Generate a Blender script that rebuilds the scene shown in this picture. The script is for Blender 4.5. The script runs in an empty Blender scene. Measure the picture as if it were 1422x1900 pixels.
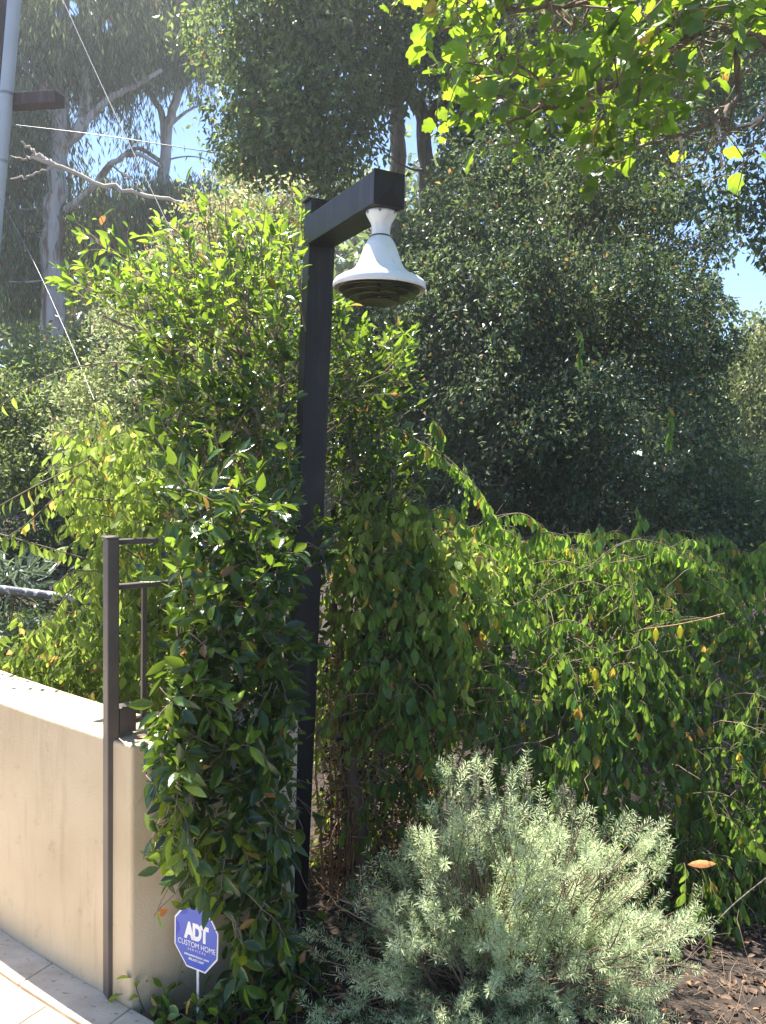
import bpy, bmesh, math, random
import numpy as np
from mathutils import Vector, Matrix
SC = bpy.context.scene
COL = SC.collection
rad = math.radians

# ------------------------------------------------------------------ camera
FPX, CX, CY = 1425.0, 711.0, 950.0
PITCH, ROLL, EYE = 0.0666, 0.027, 1.6
F = np.array([0, math.cos(PITCH), -math.sin(PITCH)])
U0 = np.array([0, math.sin(PITCH), math.cos(PITCH)]); R0 = np.array([1.0, 0, 0])
RR = math.cos(ROLL)*R0 + math.sin(ROLL)*U0
UU = math.cos(ROLL)*U0 - math.sin(ROLL)*R0
cam_d = bpy.data.cameras.new('camera'); cam = bpy.data.objects.new('camera', cam_d)
COL.objects.link(cam); SC.camera = cam
cam_d.sensor_fit = 'VERTICAL'; cam_d.sensor_height = 24.0; cam_d.lens = 24.0*FPX/1900.0
cam_d.clip_start = 0.05; cam_d.clip_end = 2000
cam.matrix_world = Matrix(((RR[0], UU[0], -F[0], 0), (RR[1], UU[1], -F[1], 0), (RR[2], UU[2], -F[2], EYE), (0, 0, 0, 1)))

# ------------------------------------------------------------------ light
SUN_AZ = -38.0      # degrees from +Y (view direction), negative is left
SUN_EL = 69.0
wd = bpy.data.worlds.new('World'); SC.world = wd; wd.use_nodes = True
nt = wd.node_tree; nt.nodes.clear()
sky = nt.nodes.new('ShaderNodeTexSky'); sky.sky_type = 'NISHITA'; sky.sun_disc = False
sky.sun_elevation = rad(SUN_EL); sky.sun_rotation = rad(SUN_AZ)
sky.air_density = 0.8; sky.dust_density = 0.1; sky.ozone_density = 5.0
bg = nt.nodes.new('ShaderNodeBackground'); bg.inputs['Strength'].default_value = 0.09
wo = nt.nodes.new('ShaderNodeOutputWorld')
nt.links.new(sky.outputs[0], bg.inputs[0]); nt.links.new(bg.outputs[0], wo.inputs[0])
sd = bpy.data.lights.new('sun', 'SUN'); sd.energy = 5.0; sd.angle = rad(0.53); sd.color = (1.0, 0.95, 0.86)
sun = bpy.data.objects.new('sun', sd); COL.objects.link(sun)
sdir = Vector((math.sin(rad(SUN_AZ))*math.cos(rad(SUN_EL)), math.cos(rad(SUN_AZ))*math.cos(rad(SUN_EL)), math.sin(rad(SUN_EL))))
sun.rotation_euler = sdir.to_track_quat('Z', 'Y').to_euler(); sun.location = sdir*30
SC.view_settings.view_transform = 'Standard'; SC.view_settings.look = 'None'
SC.view_settings.gamma = 1.0; SC.view_settings.use_curve_mapping = False
SC.view_settings.exposure = 1.85
SC.render.engine = 'CYCLES'
SC.cycles.max_bounces = 10; SC.cycles.transmission_bounces = 6; SC.cycles.diffuse_bounces = 5
SC.cycles.transparent_max_bounces = 8

# ------------------------------------------------------------------ helpers
def ray(px, py):
    return F + (px-CX)/FPX*RR - (py-CY)/FPX*UU
def at(px, py, Y):
    d = ray(px, py); return np.array([0, 0, EYE]) + d*(Y/d[1])
def onz(px, py, z):
    d = ray(px, py); return np.array([0, 0, EYE]) + d*((z-EYE)/d[2])
def proj(P):
    Q = np.asarray(P, float) - np.array([0, 0, EYE])
    z = Q @ F
    z = np.where(z < .05, .05, z)
    return CX + FPX*(Q @ RR)/z, CY - FPX*(Q @ UU)/z, z

def nrm(v):
    return v/np.maximum(np.linalg.norm(v, axis=-1, keepdims=True), 1e-9)

def tag(o, label=None, cat=None, group=None, kind=None):
    if label: o['label'] = label
    if cat: o['category'] = cat
    if group: o['group'] = group
    if kind: o['kind'] = kind
    return o
def thing(name, loc, label, cat, group=None):
    o = bpy.data.objects.new(name, None); COL.objects.link(o)
    o.empty_display_size = .1
    o.location = [float(a) for a in loc]
    return tag(o, label, cat, group)
def link(name, me, mat=None, parent=None, kind=None, label=None, cat=None):
    o = bpy.data.objects.new(name, me); COL.objects.link(o)
    if mat is not None and len(me.materials) == 0: me.materials.append(mat)
    if parent is not None: o.parent = parent
    return tag(o, label, cat, None, kind)

class Geo:
    """collects world-space vertices and faces (tris / quads) plus a tint per vertex"""
    def __init__(s): s.V = []; s.F = []; s.T = []; s.n = 0
    def add(s, V, Fa, tint=None):
        V = np.asarray(V, float).reshape(-1, 3); s.V.append(V)
        if not isinstance(Fa, list): Fa = [Fa]
        for f in Fa:
            s.F.append(np.asarray(f, dtype=np.int64) + s.n)
        s.T.append(np.full(len(V), .5) if tint is None else np.broadcast_to(np.asarray(tint, float), (len(V),)))
        s.n += len(V)
    def mesh(s, name, origin=(0, 0, 0), smooth=False):
        me = bpy.data.meshes.new(name)
        V = np.concatenate(s.V) - np.array(origin, float)[None]
        me.vertices.add(len(V)); me.vertices.foreach_set('co', V.astype(np.float32).ravel())
        loops = np.concatenate([f.ravel() for f in s.F])
        tot = np.concatenate([np.full(len(f), f.shape[1]) for f in s.F])
        st = np.concatenate([[0], np.cumsum(tot)[:-1]])
        me.loops.add(len(loops)); me.loops.foreach_set('vertex_index', loops.astype(np.int32))
        me.polygons.add(len(tot)); me.polygons.foreach_set('loop_start', st.astype(np.int32))
        me.polygons.foreach_set('use_smooth', np.full(len(tot), bool(smooth)))
        me.update(calc_edges=True)
        a = me.attributes.new('tint', 'FLOAT', 'POINT'); a.data.foreach_set('value', np.concatenate(s.T).astype(np.float32))
        return me
    def obj(s, name, mat, parent=None, smooth=False, **k):
        org = parent_world(parent)
        return link(name, s.mesh(name, org, smooth), mat, parent, **k)
def parent_world(p):
    o = np.zeros(3)
    while p is not None:
        o = o + np.array(p.location); p = p.parent
    return o

def box_vf(o, ax, ay, az):
    o = np.asarray(o, float); ax = np.asarray(ax, float); ay = np.asarray(ay, float); az = np.asarray(az, float)
    V = [o, o+ax, o+ax+ay, o+ay, o+az, o+ax+az, o+ax+ay+az, o+ay+az]
    return np.array(V), np.array([[0, 3, 2, 1], [4, 5, 6, 7], [0, 1, 5, 4], [1, 2, 6, 5], [2, 3, 7, 6], [3, 0, 4, 7]])
def bev_obj(name, geo, mat, parent=None, width=.003, seg=2, **k):
    o = geo.obj(name, mat, parent, **k)
    m = o.modifiers.new('b', 'BEVEL'); m.width = width; m.segments = seg; m.limit_method = 'ANGLE'
    return o
def lathe(geo, c, prof, n=48, tint=.5):
    c = np.asarray(c, float); a = np.linspace(0, 2*math.pi, n, endpoint=False)
    V = np.array([[c[0]+r*math.cos(t), c[1]+r*math.sin(t), c[2]+z] for r, z in prof for t in a])
    Fa = []
    for i in range(len(prof)-1):
        for j in range(n):
            k = (j+1) % n
            Fa.append([i*n+j, (i+1)*n+j, (i+1)*n+k, i*n+k])
    geo.add(V, np.array(Fa), tint)

def tubes(geo, P, r0, r1, sides=4, tint=.5):
    """P: (N,K,3) polylines; r0/r1 radii at ends (scalars or N arrays)"""
    P = np.asarray(P, float)
    if P.ndim == 2: P = P[None]
    N, K, _ = P.shape
    T = np.gradient(P, axis=1); T = nrm(T)
    ref = np.where(np.abs(T[:, :1, 2:3]) > .9, np.array([1., 0, 0]), np.array([0, 0, 1.]))
    A = nrm(np.cross(T, np.broadcast_to(ref, T.shape))); B = np.cross(T, A)
    t = np.linspace(0, 1, K)[None, :, None]
    r0 = np.broadcast_to(np.asarray(r0, float), (N,)).reshape(N, 1, 1); r1 = np.broadcast_to(np.asarray(r1, float), (N,)).reshape(N, 1, 1)
    r = r0+(r1-r0)*t
    ang = np.arange(sides)*2*math.pi/sides
    V = P[:, :, None, :] + r[..., None]*(A[:, :, None, :]*np.cos(ang)[None, None, :, None] + B[:, :, None, :]*np.sin(ang)[None, None, :, None])
    base = np.arange(N)[:, None, None]*K*sides
    i = np.arange(K-1)[None, :, None]*sides; j = np.arange(sides)[None, None, :]; jn = (j+1) % sides
    q = np.stack([base+i+j, base+i+jn, base+i+sides+jn, base+i+sides+j], -1).reshape(-1, 4)
    tt = np.asarray(tint, float)
    tt = np.repeat(np.broadcast_to(tt, (N,)), K*sides)
    geo.add(V.reshape(-1, 3), q, tt)

def curve(pts, n=24):
    """smooth polyline through points"""
    p = np.asarray(pts, float); m = len(p)
    if m == 2: return p[0]+(p[1]-p[0])*np.linspace(0, 1, n)[:, None]
    pp = np.vstack([2*p[0]-p[1], p, 2*p[-1]-p[-2]]); out = []
    for t in np.linspace(0, m-1, n):
        i = min(int(t), m-2); u = t-i
        a, b, c, d = pp[i], pp[i+1], pp[i+2], pp[i+3]
        out.append(.5*((2*b)+(-a+c)*u+(2*a-5*b+4*c-d)*u*u+(-a+3*b-3*c+d)*u**3))
    return np.array(out)
def limb(geo, pts, r0, r1, sides=8, n=24, wob=0, rng=None, tint=.5):
    P = curve(pts, n)
    if wob and rng is not None:
        P = P + rng.normal(0, wob, P.shape)*np.sin(np.linspace(0, math.pi, n))[:, None]
    tubes(geo, P, r0, r1, sides, tint)
    return P

# leaf templates: x = side, y = along (0..1), z = normal
def tpl_far(w=.4, fold=.12):
    V = np.array([[0, 0, 0], [-w/2, .45, fold], [0, 1, -.05], [w/2, .45, fold]])
    return V, [np.array([[0, 2, 1], [0, 3, 2]])]
def tpl_near(w=.45, fold=.06, droop=.12, rows=((.18, .62), (.42, 1.0), (.68, .82), (.87, .4))):
    V = [[0, 0, 0]]
    for y, k in rows:
        z = -droop*y*y
        V += [[-w/2*k, y, z+fold*k], [0, y, z], [w/2*k, y, z+fold*k]]
    V.append([0, 1.0, -droop])
    n = len(rows); tri = [[0, 2, 1], [0, 3, 2]]; q = []
    for i in range(n-1):
        a = 1+3*i; b = a+3
        q += [[a, a+1, b+1, b], [a+1, a+2, b+2, b+1]]
    a = 1+3*(n-1); t = len(V)-1
    tri += [[a, a+1, t], [a+1, a+2, t]]
    return np.array(V, float), [np.array(tri), np.array(q)]
def tpl_lobed(w=.95, fold=.08, curl=.25, seed=0):
    """broad lobed leaf, fan of triangles round a centre"""
    r = random.Random(seed)
    out = [(0, 0), (.16, -.04), (.34, .02), (.47, .16), (.44, .34), (.52, .44), (.50, .60), (.33, .66), (.27, .82), (.12, .88), (0, 1.02)]
    L = [(-x*w*(1+r.uniform(-.12, .12)), y+r.uniform(-.03, .03)) for x, y in out[1:-1]][::-1]
    Rr = [(x*w*(1+r.uniform(-.12, .12)), y+r.uniform(-.03, .03)) for x, y in out[1:-1]]
    ring = [(0, 0)]+Rr+[(0, 1.02)]+L
    def zz(x, y): return fold*abs(x)*2 - curl*(y-.4)**2 - curl*.9*x*x + .05*math.sin(9*x+seed)*math.cos(7*y)
    V = [[0, .38, 0]]
    mid = [(.5*x, .38+.5*(y-.38)) for x, y in ring]
    V += [[x, y, zz(x, y)] for x, y in mid]+[[x, y, zz(x, y)] for x, y in ring]
    n = len(ring); tri = []; q = []
    for i in range(n):
        j = (i+1) % n
        tri.append([0, 1+i, 1+j]); q.append([1+i, 1+n+i, 1+n+j, 1+j])
    return np.array(V, float), [np.array(tri), np.array(q)]

def frames(D, Nn):
    """orthonormal frames from directions D and approximate normals Nn -> X,Y,Z"""
    Y = nrm(D); X = np.cross(Y, Nn); X = nrm(X); Z = np.cross(X, Y)
    return X, Y, Z
def put_leaves(geo, tpl, P, D, Nn, S, tint):
    V, Fs = tpl
    X, Y, Z = frames(D, Nn)
    S = np.asarray(S, float).reshape(-1, 1, 1)
    W = (V[None, :, 0:1]*X[:, None]+V[None, :, 1:2]*Y[:, None]+V[None, :, 2:3]*Z[:, None])*S + P[:, None]
    N = len(P); k = len(V); off = np.arange(N)[:, None, None]*k
    geo.add(W.reshape(-1, 3), [(f[None]+off).reshape(-1, f.shape[1]) for f in Fs], np.repeat(tint, k))
TINTS = [.05, .2, .35, .5, .65, .8, .93, .98]
def leaf_parts(tpls, mat, root, P, D, Nn, S, tint, name='leaf', limit=300, smooth=True):
    """the `limit` leaves that show largest become parts; returns mask of the others"""
    x, y, z = proj(P)
    score = S/z
    score = np.where((x < -10) | (x > 1432) | (y < -10) | (y > 1910), 0, score)
    score = score/(z**1.5)
    idx = np.argsort(-score)[:limit]
    org = parent_world(root); cache = {}
    X, Y, Z = frames(D, Nn)
    for i in idx:
        ti = int(np.argmin([abs(t-tint[i]) for t in TINTS])); tj = int(i) % len(tpls)
        if (ti, tj) not in cache:
            g = Geo(); g.add(tpls[tj][0], tpls[tj][1], TINTS[ti]); me = g.mesh(name, smooth=smooth); me.materials.append(mat)
            cache[(ti, tj)] = me
        o = bpy.data.objects.new(name, cache[(ti, tj)]); COL.objects.link(o); o.parent = root
        s = float(S[i]); p = P[i]-org
        o.matrix_basis = Matrix(((X[i, 0]*s, Y[i, 0]*s, Z[i, 0]*s, p[0]), (X[i, 1]*s, Y[i, 1]*s, Z[i, 1]*s, p[1]), (X[i, 2]*s, Y[i, 2]*s, Z[i, 2]*s, p[2]), (0, 0, 0, 1)))
    m = np.ones(len(P), bool); m[idx] = False
    return m

def strands(rng, S, D, K, seg, grav=.0, jit=.1, end=None):
    """N growing shoots: (N,K+1,3)"""
    N = len(S); P = np.zeros((N, K+1, 3)); P[:, 0] = S; d = nrm(np.array(D, float))
    seg = np.broadcast_to(np.asarray(seg, float), (N,))[:, None]
    for k in range(K):
        d = nrm(d+rng.normal(0, jit, d.shape)+np.array([0, 0, -grav])*(k/K+.3))
        P[:, k+1] = P[:, k]+d*seg
    return P

def unit(rng, n):
    return nrm(rng.normal(0, 1, (n, 3)))
def cloud(rng, blobs, nsub, per, spread, L, droop=.3, outw=.4, lvar=.3, yellow=.02, shell=.45, flat=.0):
    """leaves of a crown: blobs [(centre, radii, weight)] -> P,D,N,S,tint"""
    C = np.array([b[0] for b in blobs]); Rd = np.array([b[1] for b in blobs])
    w = np.array([(b[2] if len(b) > 2 else 1)*(b[1][0]*b[1][2]) for b in blobs]); w = w/w.sum()
    bi = rng.choice(len(blobs), nsub, p=w)
    u = unit(rng, nsub)*rng.random((nsub, 1))**shell
    u *= (1+.22*np.sin(u[:, :1]*7+bi[:, None])*np.cos(u[:, 2:3]*6+2*bi[:, None]))
    sub = C[bi]+u*Rd[bi]
    # uneven: drop sub-clusters in patches
    k = rng.uniform(2.2, 4.0, 3)
    nz = np.sin(sub[:, 0]*k[0]+1.3*np.sin(sub[:, 2]*k[1]))+np.sin(sub[:, 2]*k[1]*1.3+sub[:, 1]*k[2])+rng.normal(0, .8, nsub)
    keep = nz > -1.0; sub = sub[keep]; u = u[keep]; nsub = len(sub)
    sd_ = rng.uniform(.5, 1.4, nsub)
    si = np.repeat(np.arange(nsub), per)
    P = sub[si]+rng.normal(0, 1, (len(si), 3))*(spread*sd_[si])[:, None]
    axis = nrm(u+rng.normal(0, .5, (nsub, 3)))[si]
    D = nrm(unit(rng, len(si))*.8+axis*outw*1.5+np.array([0, 0, -droop*2]))
    Nn = nrm(unit(rng, len(si))+np.array([0, 0, flat]))
    S = L*rng.uniform(1-lvar, 1+lvar, len(si))
    st = rng.uniform(.1, .75, nsub)[si]
    T = np.clip(st+rng.normal(0, .13, len(si)), 0, .86)
    T = np.where(rng.random(len(si)) < yellow, rng.uniform(.9, 1, len(si)), T)
    return P, D, Nn, S, T, sub
def blob(px, py, Y, rx, ry, rY=None, w=1.0):
    k = Y/FPX
    return (at(px, py, Y), np.array([rx*k, (rY if rY else .5*(rx+ry)*k), ry*k]), w)

# ------------------------------------------------------------------ materials
def mat_base(name):
    m = bpy.data.materials.new(name); m.use_nodes = True; t = m.node_tree; t.nodes.clear()
    return m, t, t.nodes.new('ShaderNodeOutputMaterial')
def ramp(t, stops):
    r = t.nodes.new('ShaderNodeValToRGB'); e = r.color_ramp.elements
    while len(e) < len(stops): e.new(.5)
    for i, (p, c) in enumerate(stops):
        e[i].position = p; e[i].color = (*c, 1)
    return r
def leaf_mat(name, dark, mid, light, old, trans, rough=.42, mix=.42, spec=.5, old2=None, tlo=.35, tmid=.65):
    m, t, out = mat_base(name); n = t.nodes; l = t.links
    a = n.new('ShaderNodeAttribute'); a.attribute_name = 'tint'
    geo = n.new('ShaderNodeNewGeometry')
    tc = n.new('ShaderNodeTexNoise'); tc.inputs['Scale'].default_value = 75; tc.inputs['Detail'].default_value = 3
    l.new(geo.outputs['Position'], tc.inputs['Vector'])
    r = ramp(t, [(0, dark), (.45, mid), (.86, light), (.9, old), (1, old2 or old)]); l.new(a.outputs['Fac'], r.inputs[0])
    tr = ramp(t, [(0, tuple(c*tlo for c in trans)), (.5, tuple(c*tmid for c in trans)), (.86, trans), (.9, tuple(min(1, c*2.6) for c in old)), (1, tuple(min(1, c*1.8) for c in (old2 or old)))])
    l.new(a.outputs['Fac'], tr.inputs[0])
    hs = n.new('ShaderNodeHueSaturation'); l.new(r.outputs[0], hs.inputs['Color'])
    mp = n.new('ShaderNodeMapRange'); mp.inputs['To Min'].default_value = .45; mp.inputs['To Max'].default_value = 1.55
    l.new(tc.outputs['Fac'], mp.inputs['Value']); l.new(mp.outputs[0], hs.inputs['Value'])
    p = n.new('ShaderNodeBsdfPrincipled'); l.new(hs.outputs[0], p.inputs['Base Color'])
    p.inputs['Roughness'].default_value = rough; p.inputs['Specular IOR Level'].default_value = spec
    bp = n.new('ShaderNodeBump'); bp.inputs['Strength'].default_value = .5; bp.inputs['Distance'].default_value = .004; l.new(tc.outputs['Fac'], bp.inputs['Height']); l.new(bp.outputs[0], p.inputs['Normal'])
    tb = n.new('ShaderNodeBsdfTranslucent'); l.new(tr.outputs[0], tb.inputs['Color'])
    mx = n.new('ShaderNodeMixShader'); mx.inputs[0].default_value = mix
    l.new(p.outputs[0], mx.inputs[1]); l.new(tb.outputs[0], mx.inputs[2]); l.new(mx.outputs[0], out.inputs[0])
    return m
def rough_mat(name, stops, scale=8, rough=.8, bump=.2, bscale=60, stretch=(1, 1, 1), metal=0, spec=.5, detail=6, bdist=.01, speck=None):
    m, t, out = mat_base(name); n = t.nodes; l = t.links
    tc = n.new('ShaderNodeTexCoord'); mp = n.new('ShaderNodeMapping'); mp.inputs['Scale'].default_value = stretch
    l.new(tc.outputs['Object'], mp.inputs[0])
    nz = n.new('ShaderNodeTexNoise'); nz.inputs['Scale'].default_value = scale; nz.inputs['Detail'].default_value = detail
    l.new(mp.outputs[0], nz.inputs['Vector'])
    r = ramp(t, stops); l.new(nz.outputs['Fac'], r.inputs[0])
    p = n.new('ShaderNodeBsdfPrincipled'); p.inputs['Roughness'].default_value = rough
    p.inputs['Metallic'].default_value = metal; p.inputs['Specular IOR Level'].default_value = spec
    col = r.outputs[0]
    if speck:
        s2 = n.new('ShaderNodeTexNoise'); s2.inputs['Scale'].default_value = speck[0]; s2.inputs['Detail'].default_value = 3
        l.new(mp.outputs[0], s2.inputs['Vector'])
        r2 = ramp(t, [(speck[1], (0, 0, 0)), (speck[1]+.06, (1, 1, 1))]); l.new(s2.outputs['Fac'], r2.inputs[0])
        mx = n.new('ShaderNodeMix'); mx.data_type = 'RGBA'; l.new(r2.outputs[0], mx.inputs['Factor']); l.new(col, mx.inputs[6]); mx.inputs[7].default_value = (*speck[2], 1)
        col = mx.outputs[2]
    l.new(col, p.inputs['Base Color'])
    b2 = n.new('ShaderNodeTexNoise'); b2.inputs['Scale'].default_value = bscale; b2.inputs['Detail'].default_value = 4
    l.new(mp.outputs[0], b2.inputs['Vector'])
    bp = n.new('ShaderNodeBump'); bp.inputs['Strength'].default_value = bump; bp.inputs['Distance'].default_value = bdist
    l.new(b2.outputs['Fac'], bp.inputs['Height']); l.new(bp.outputs[0], p.inputs['Normal'])
    l.new(p.outputs[0], out.inputs[0])
    return m
def add_stain(m, col, scale, stretch, lo, hi, amount):
    t = m.node_tree; n = t.nodes; l = t.links
    p = [q for q in n if q.type == 'BSDF_PRINCIPLED'][0]; src = p.inputs['Base Color'].links[0].from_socket
    tc = n.new('ShaderNodeTexCoord'); mp = n.new('ShaderNodeMapping'); mp.inputs['Scale'].default_value = stretch; l.new(tc.outputs['Object'], mp.inputs[0])
    nz = n.new('ShaderNodeTexNoise'); nz.inputs['Scale'].default_value = scale; nz.inputs['Detail'].default_value = 5; nz.inputs['Roughness'].default_value = .65; l.new(mp.outputs[0], nz.inputs['Vector'])
    mr = n.new('ShaderNodeMapRange'); mr.inputs['From Min'].default_value = lo; mr.inputs['From Max'].default_value = hi; mr.inputs['To Max'].default_value = amount; l.new(nz.outputs['Fac'], mr.inputs['Value'])
    mx = n.new('ShaderNodeMix'); mx.data_type = 'RGBA'; l.new(mr.outputs[0], mx.inputs['Factor']); l.new(src, mx.inputs[6]); mx.inputs[7].default_value = (*col, 1); l.new(mx.outputs[2], p.inputs['Base Color'])
M = {}
M['stucco'] = rough_mat('stucco', [(.3, (.46, .365, .24)), (.5, (.52, .42, .285)), (.7, (.56, .46, .32))], 3, .9, .35, 180, bdist=.004, speck=(9, .74, (.36, .27, .18)))
M['coping'] = rough_mat('coping', [(.3, (.58, .51, .40)), (.6, (.70, .63, .51))], 6, .9, .3, 150, bdist=.004, speck=(26, .68, (.40, .33, .26)))
M['travertine'] = rough_mat('travertine', [(.3, (.54, .44, .33)), (.5, (.64, .54, .41)), (.72, (.73, .63, .50))], 7, .8, .4, 110, stretch=(1, 2.2, 1), bdist=.004, speck=(34, .63, (.38, .29, .22)))
M['mortar'] = rough_mat('mortar', [(.3, (.34, .28, .22)), (.7, (.46, .39, .31))], 20, .95, .4, 120)
M['soil'] = rough_mat('soil', [(.3, (.018, .013, .010)), (.5, (.038, .027, .020)), (.7, (.07, .048, .034))], 14, .95, .8, 60, bdist=.03)
M['litter'] = leaf_mat('leaf_litter', (.035, .02, .012), (.09, .05, .028), (.17, .10, .058), (.30, .15, .07), (.12, .06, .03), .7, .12)
M['dark_metal'] = rough_mat('dark_painted_metal', [(.35, (.012, .011, .013)), (.6, (.020, .018, .019)), (.75, (.034, .029, .027))], 5, .45, .2, 90, bdist=.002, spec=.25, speck=(30, .74, (.08, .07, .06)))
M['brown_metal'] = rough_mat('brown_painted_metal', [(.35, (.075, .06, .055)), (.6, (.10, .082, .072)), (.75, (.125, .10, .09))], 6, .5, .12, 160, bdist=.002, speck=(24, .70, (.16, .10, .07)))
M['white_enamel'] = rough_mat('white_enamel', [(.3, (.70, .71, .72)), (.7, (.80, .80, .79))], 12, .38, .05, 90, bdist=.002, speck=(30, .75, (.42, .38, .33)))
M['louver'] = rough_mat('dark_louver', [(.3, (.035, .03, .028)), (.7, (.07, .05, .04))], 20, .35, .05, 90, metal=.6)
M['bulb'] = rough_mat('frosted_glass', [(.3, (.5, .42, .36)), (.7, (.6, .5, .44))], 12, .3, .0, 90)
M['bark_grey'] = rough_mat('grey_bark', [(.3, (.10, .08, .065)), (.5, (.17, .14, .12)), (.7, (.25, .215, .18))], 9, .9, .9, 40, stretch=(3, 3, .6), bdist=.02)
M['bark_brown'] = rough_mat('brown_bark', [(.3, (.09, .06, .04)), (.5, (.16, .11, .075)), (.7, (.24, .17, .12))], 30, .9, .6, 80, stretch=(3, 3, .7), bdist=.01)
M['bark_dry'] = rough_mat('dry_stem', [(.3, (.25, .12, .055)), (.5, (.38, .21, .10)), (.7, (.48, .32, .19))], 30, .85, .5, 80, stretch=(2, 2, .5), bdist=.005)
M['bark_euc'] = rough_mat('eucalyptus_bark', [(.3, (.14, .08, .06)), (.42, (.26, .20, .16)), (.5, (.45, .43, .42)), (.62, (.38, .34, .32)), (.75, (.16, .10, .08))], 2.2, .85, .6, 12, stretch=(3.2, 3.2, .35), bdist=.05)
M['bark_pale'] = rough_mat('pale_dead_wood', [(.3, (.34, .29, .25)), (.7, (.55, .49, .43))], 6, .9, .4, 30, stretch=(1, 1, 1))
M['twig'] = rough_mat('twig', [(.3, (.12, .08, .055)), (.6, (.24, .17, .12)), (.75, (.36, .28, .21))], 5, .9, .2, 80)
M['twig_green'] = rough_mat('green_twig', [(.3, (.10, .09, .04)), (.7, (.19, .15, .08))], 9, .7, .2, 80)
M['wood_weathered'] = rough_mat('weathered_wood', [(.3, (.06, .04, .04)), (.6, (.09, .062, .06)), (.75, (.13, .09, .085))], 9, .85, .5, 40, stretch=(4, 4, .4), bdist=.01)
M['conduit'] = rough_mat('grey_conduit', [(.3, (.36, .40, .44)), (.7, (.44, .48, .52))], 3, .5, .05, 40)
M['wire'] = rough_mat('galvanised_wire', [(.3, (.17, .165, .16)), (.7, (.26, .25, .24))], 9, .4, .1, 90, metal=.3)
M['galv'] = rough_mat('galvanised_pipe', [(.3, (.20, .21, .23)), (.7, (.30, .31, .33))], 9, .4, .1, 90, metal=.5)
M['black_pipe'] = rough_mat('dark_pipe', [(.3, (.05, .052, .058)), (.7, (.09, .092, .1))], 14, .4, .3, 90, speck=(26, .55, (.4, .4, .42)))
M['sign_blue'] = rough_mat('sign_blue', [(.3, (.035, .08, .44)), (.7, (.045, .10, .52))], 3, .35, .0, 90)
M['sign_deep'] = rough_mat('sign_deep_blue', [(.3, (.01, .02, .40)), (.7, (.015, .03, .46))], 3, .35, .0, 90)
M['sign_white'] = rough_mat('sign_white', [(.3, (.76, .76, .78)), (.7, (.82, .82, .83))], 3, .4, .0, 90)

add_stain(M['stucco'], (.30, .24, .16), 5, (4, 4, .5), .5, .75, .45); add_stain(M['stucco'], (.25, .20, .14), 14, (1, 1, 1), .60, .72, .35)
add_stain(M['white_enamel'], (.42, .36, .28), 22, (1.5, 1.5, .3), .55, .75, .4)
add_stain(M['brown_metal'], (.16, .09, .05), 18, (1, 1, .5), .60, .70, .6); add_stain(M['dark_metal'], (.075, .06, .05), 9, (3, 3, .35), .52, .72, .5)
add_stain(M['travertine'], (.42, .33, .23), 4, (1, 1, 1), .45, .7, .5)
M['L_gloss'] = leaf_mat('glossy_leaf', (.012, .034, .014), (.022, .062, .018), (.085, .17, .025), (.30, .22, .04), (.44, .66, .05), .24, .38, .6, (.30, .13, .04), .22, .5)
M['L_vine'] = leaf_mat('vine_leaf', (.032, .088, .020), (.065, .15, .028), (.13, .22, .04), (.48, .34, .03), (.45, .68, .08), .42, .42, .4, (.40, .20, .05), .28, .6)
M['L_yvine'] = leaf_mat('light_vine_leaf', (.10, .165, .028), (.17, .24, .04), (.25, .31, .06), (.55, .42, .06), (.60, .80, .12), .5, .44, .35, (.46, .25, .08))
M['L_broad'] = leaf_mat('broad_leaf', (.03, .065, .016), (.05, .11, .02), (.10, .17, .035), (.45, .30, .05), (.48, .72, .04), .38, .5, .45, (.32, .13, .05))
M['L_silver'] = leaf_mat('silver_leaf', (.30, .42, .18), (.54, .65, .36), (.74, .82, .54), (.25, .12, .05), (.88, .97, .54), .45, .45, .5, (.2, .09, .04))
M['L_euc'] = leaf_mat('eucalyptus_leaf', (.04, .07, .035), (.09, .135, .06), (.20, .24, .11), (.22, .10, .05), (.50, .58, .22), .36, .42, .7, (.18, .07, .04))
M['L_oak'] = leaf_mat('small_dark_leaf', (.03, .065, .028), (.065, .115, .04), (.14, .20, .07), (.26, .19, .06), (.50, .66, .16), .40, .38, .6, (.20, .09, .05))
M['L_dark'] = leaf_mat('dense_dark_leaf', (.022, .05, .026), (.045, .082, .04), (.09, .13, .06), (.26, .19, .05), (.30, .42, .13), .42, .36, .6, (.20, .09, .05))
M['L_pale'] = leaf_mat('pale_bush_leaf', (.26, .30, .11), (.38, .43, .16), (.52, .56, .26), (.30, .20, .11), (.72, .80, .34), .45, .45, .5, (.26, .15, .1))
M['L_far'] = leaf_mat('far_leaf', (.06, .095, .04), (.10, .145, .055), (.16, .20, .08), (.22, .16, .06), (.45, .58, .16), .4, .4, .5)
M['L_farlight'] = leaf_mat('far_sunny_leaf', (.11, .14, .05), (.18, .22, .07), (.26, .29, .11), (.35, .28, .12), (.5, .58, .16), .5, .4, .4)
M['L_lance'] = leaf_mat('pale_lance_leaf', (.12, .17, .12), (.19, .25, .18), (.27, .33, .26), (.3, .25, .12), (.3, .4, .2), .35, .3, .5)

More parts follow.
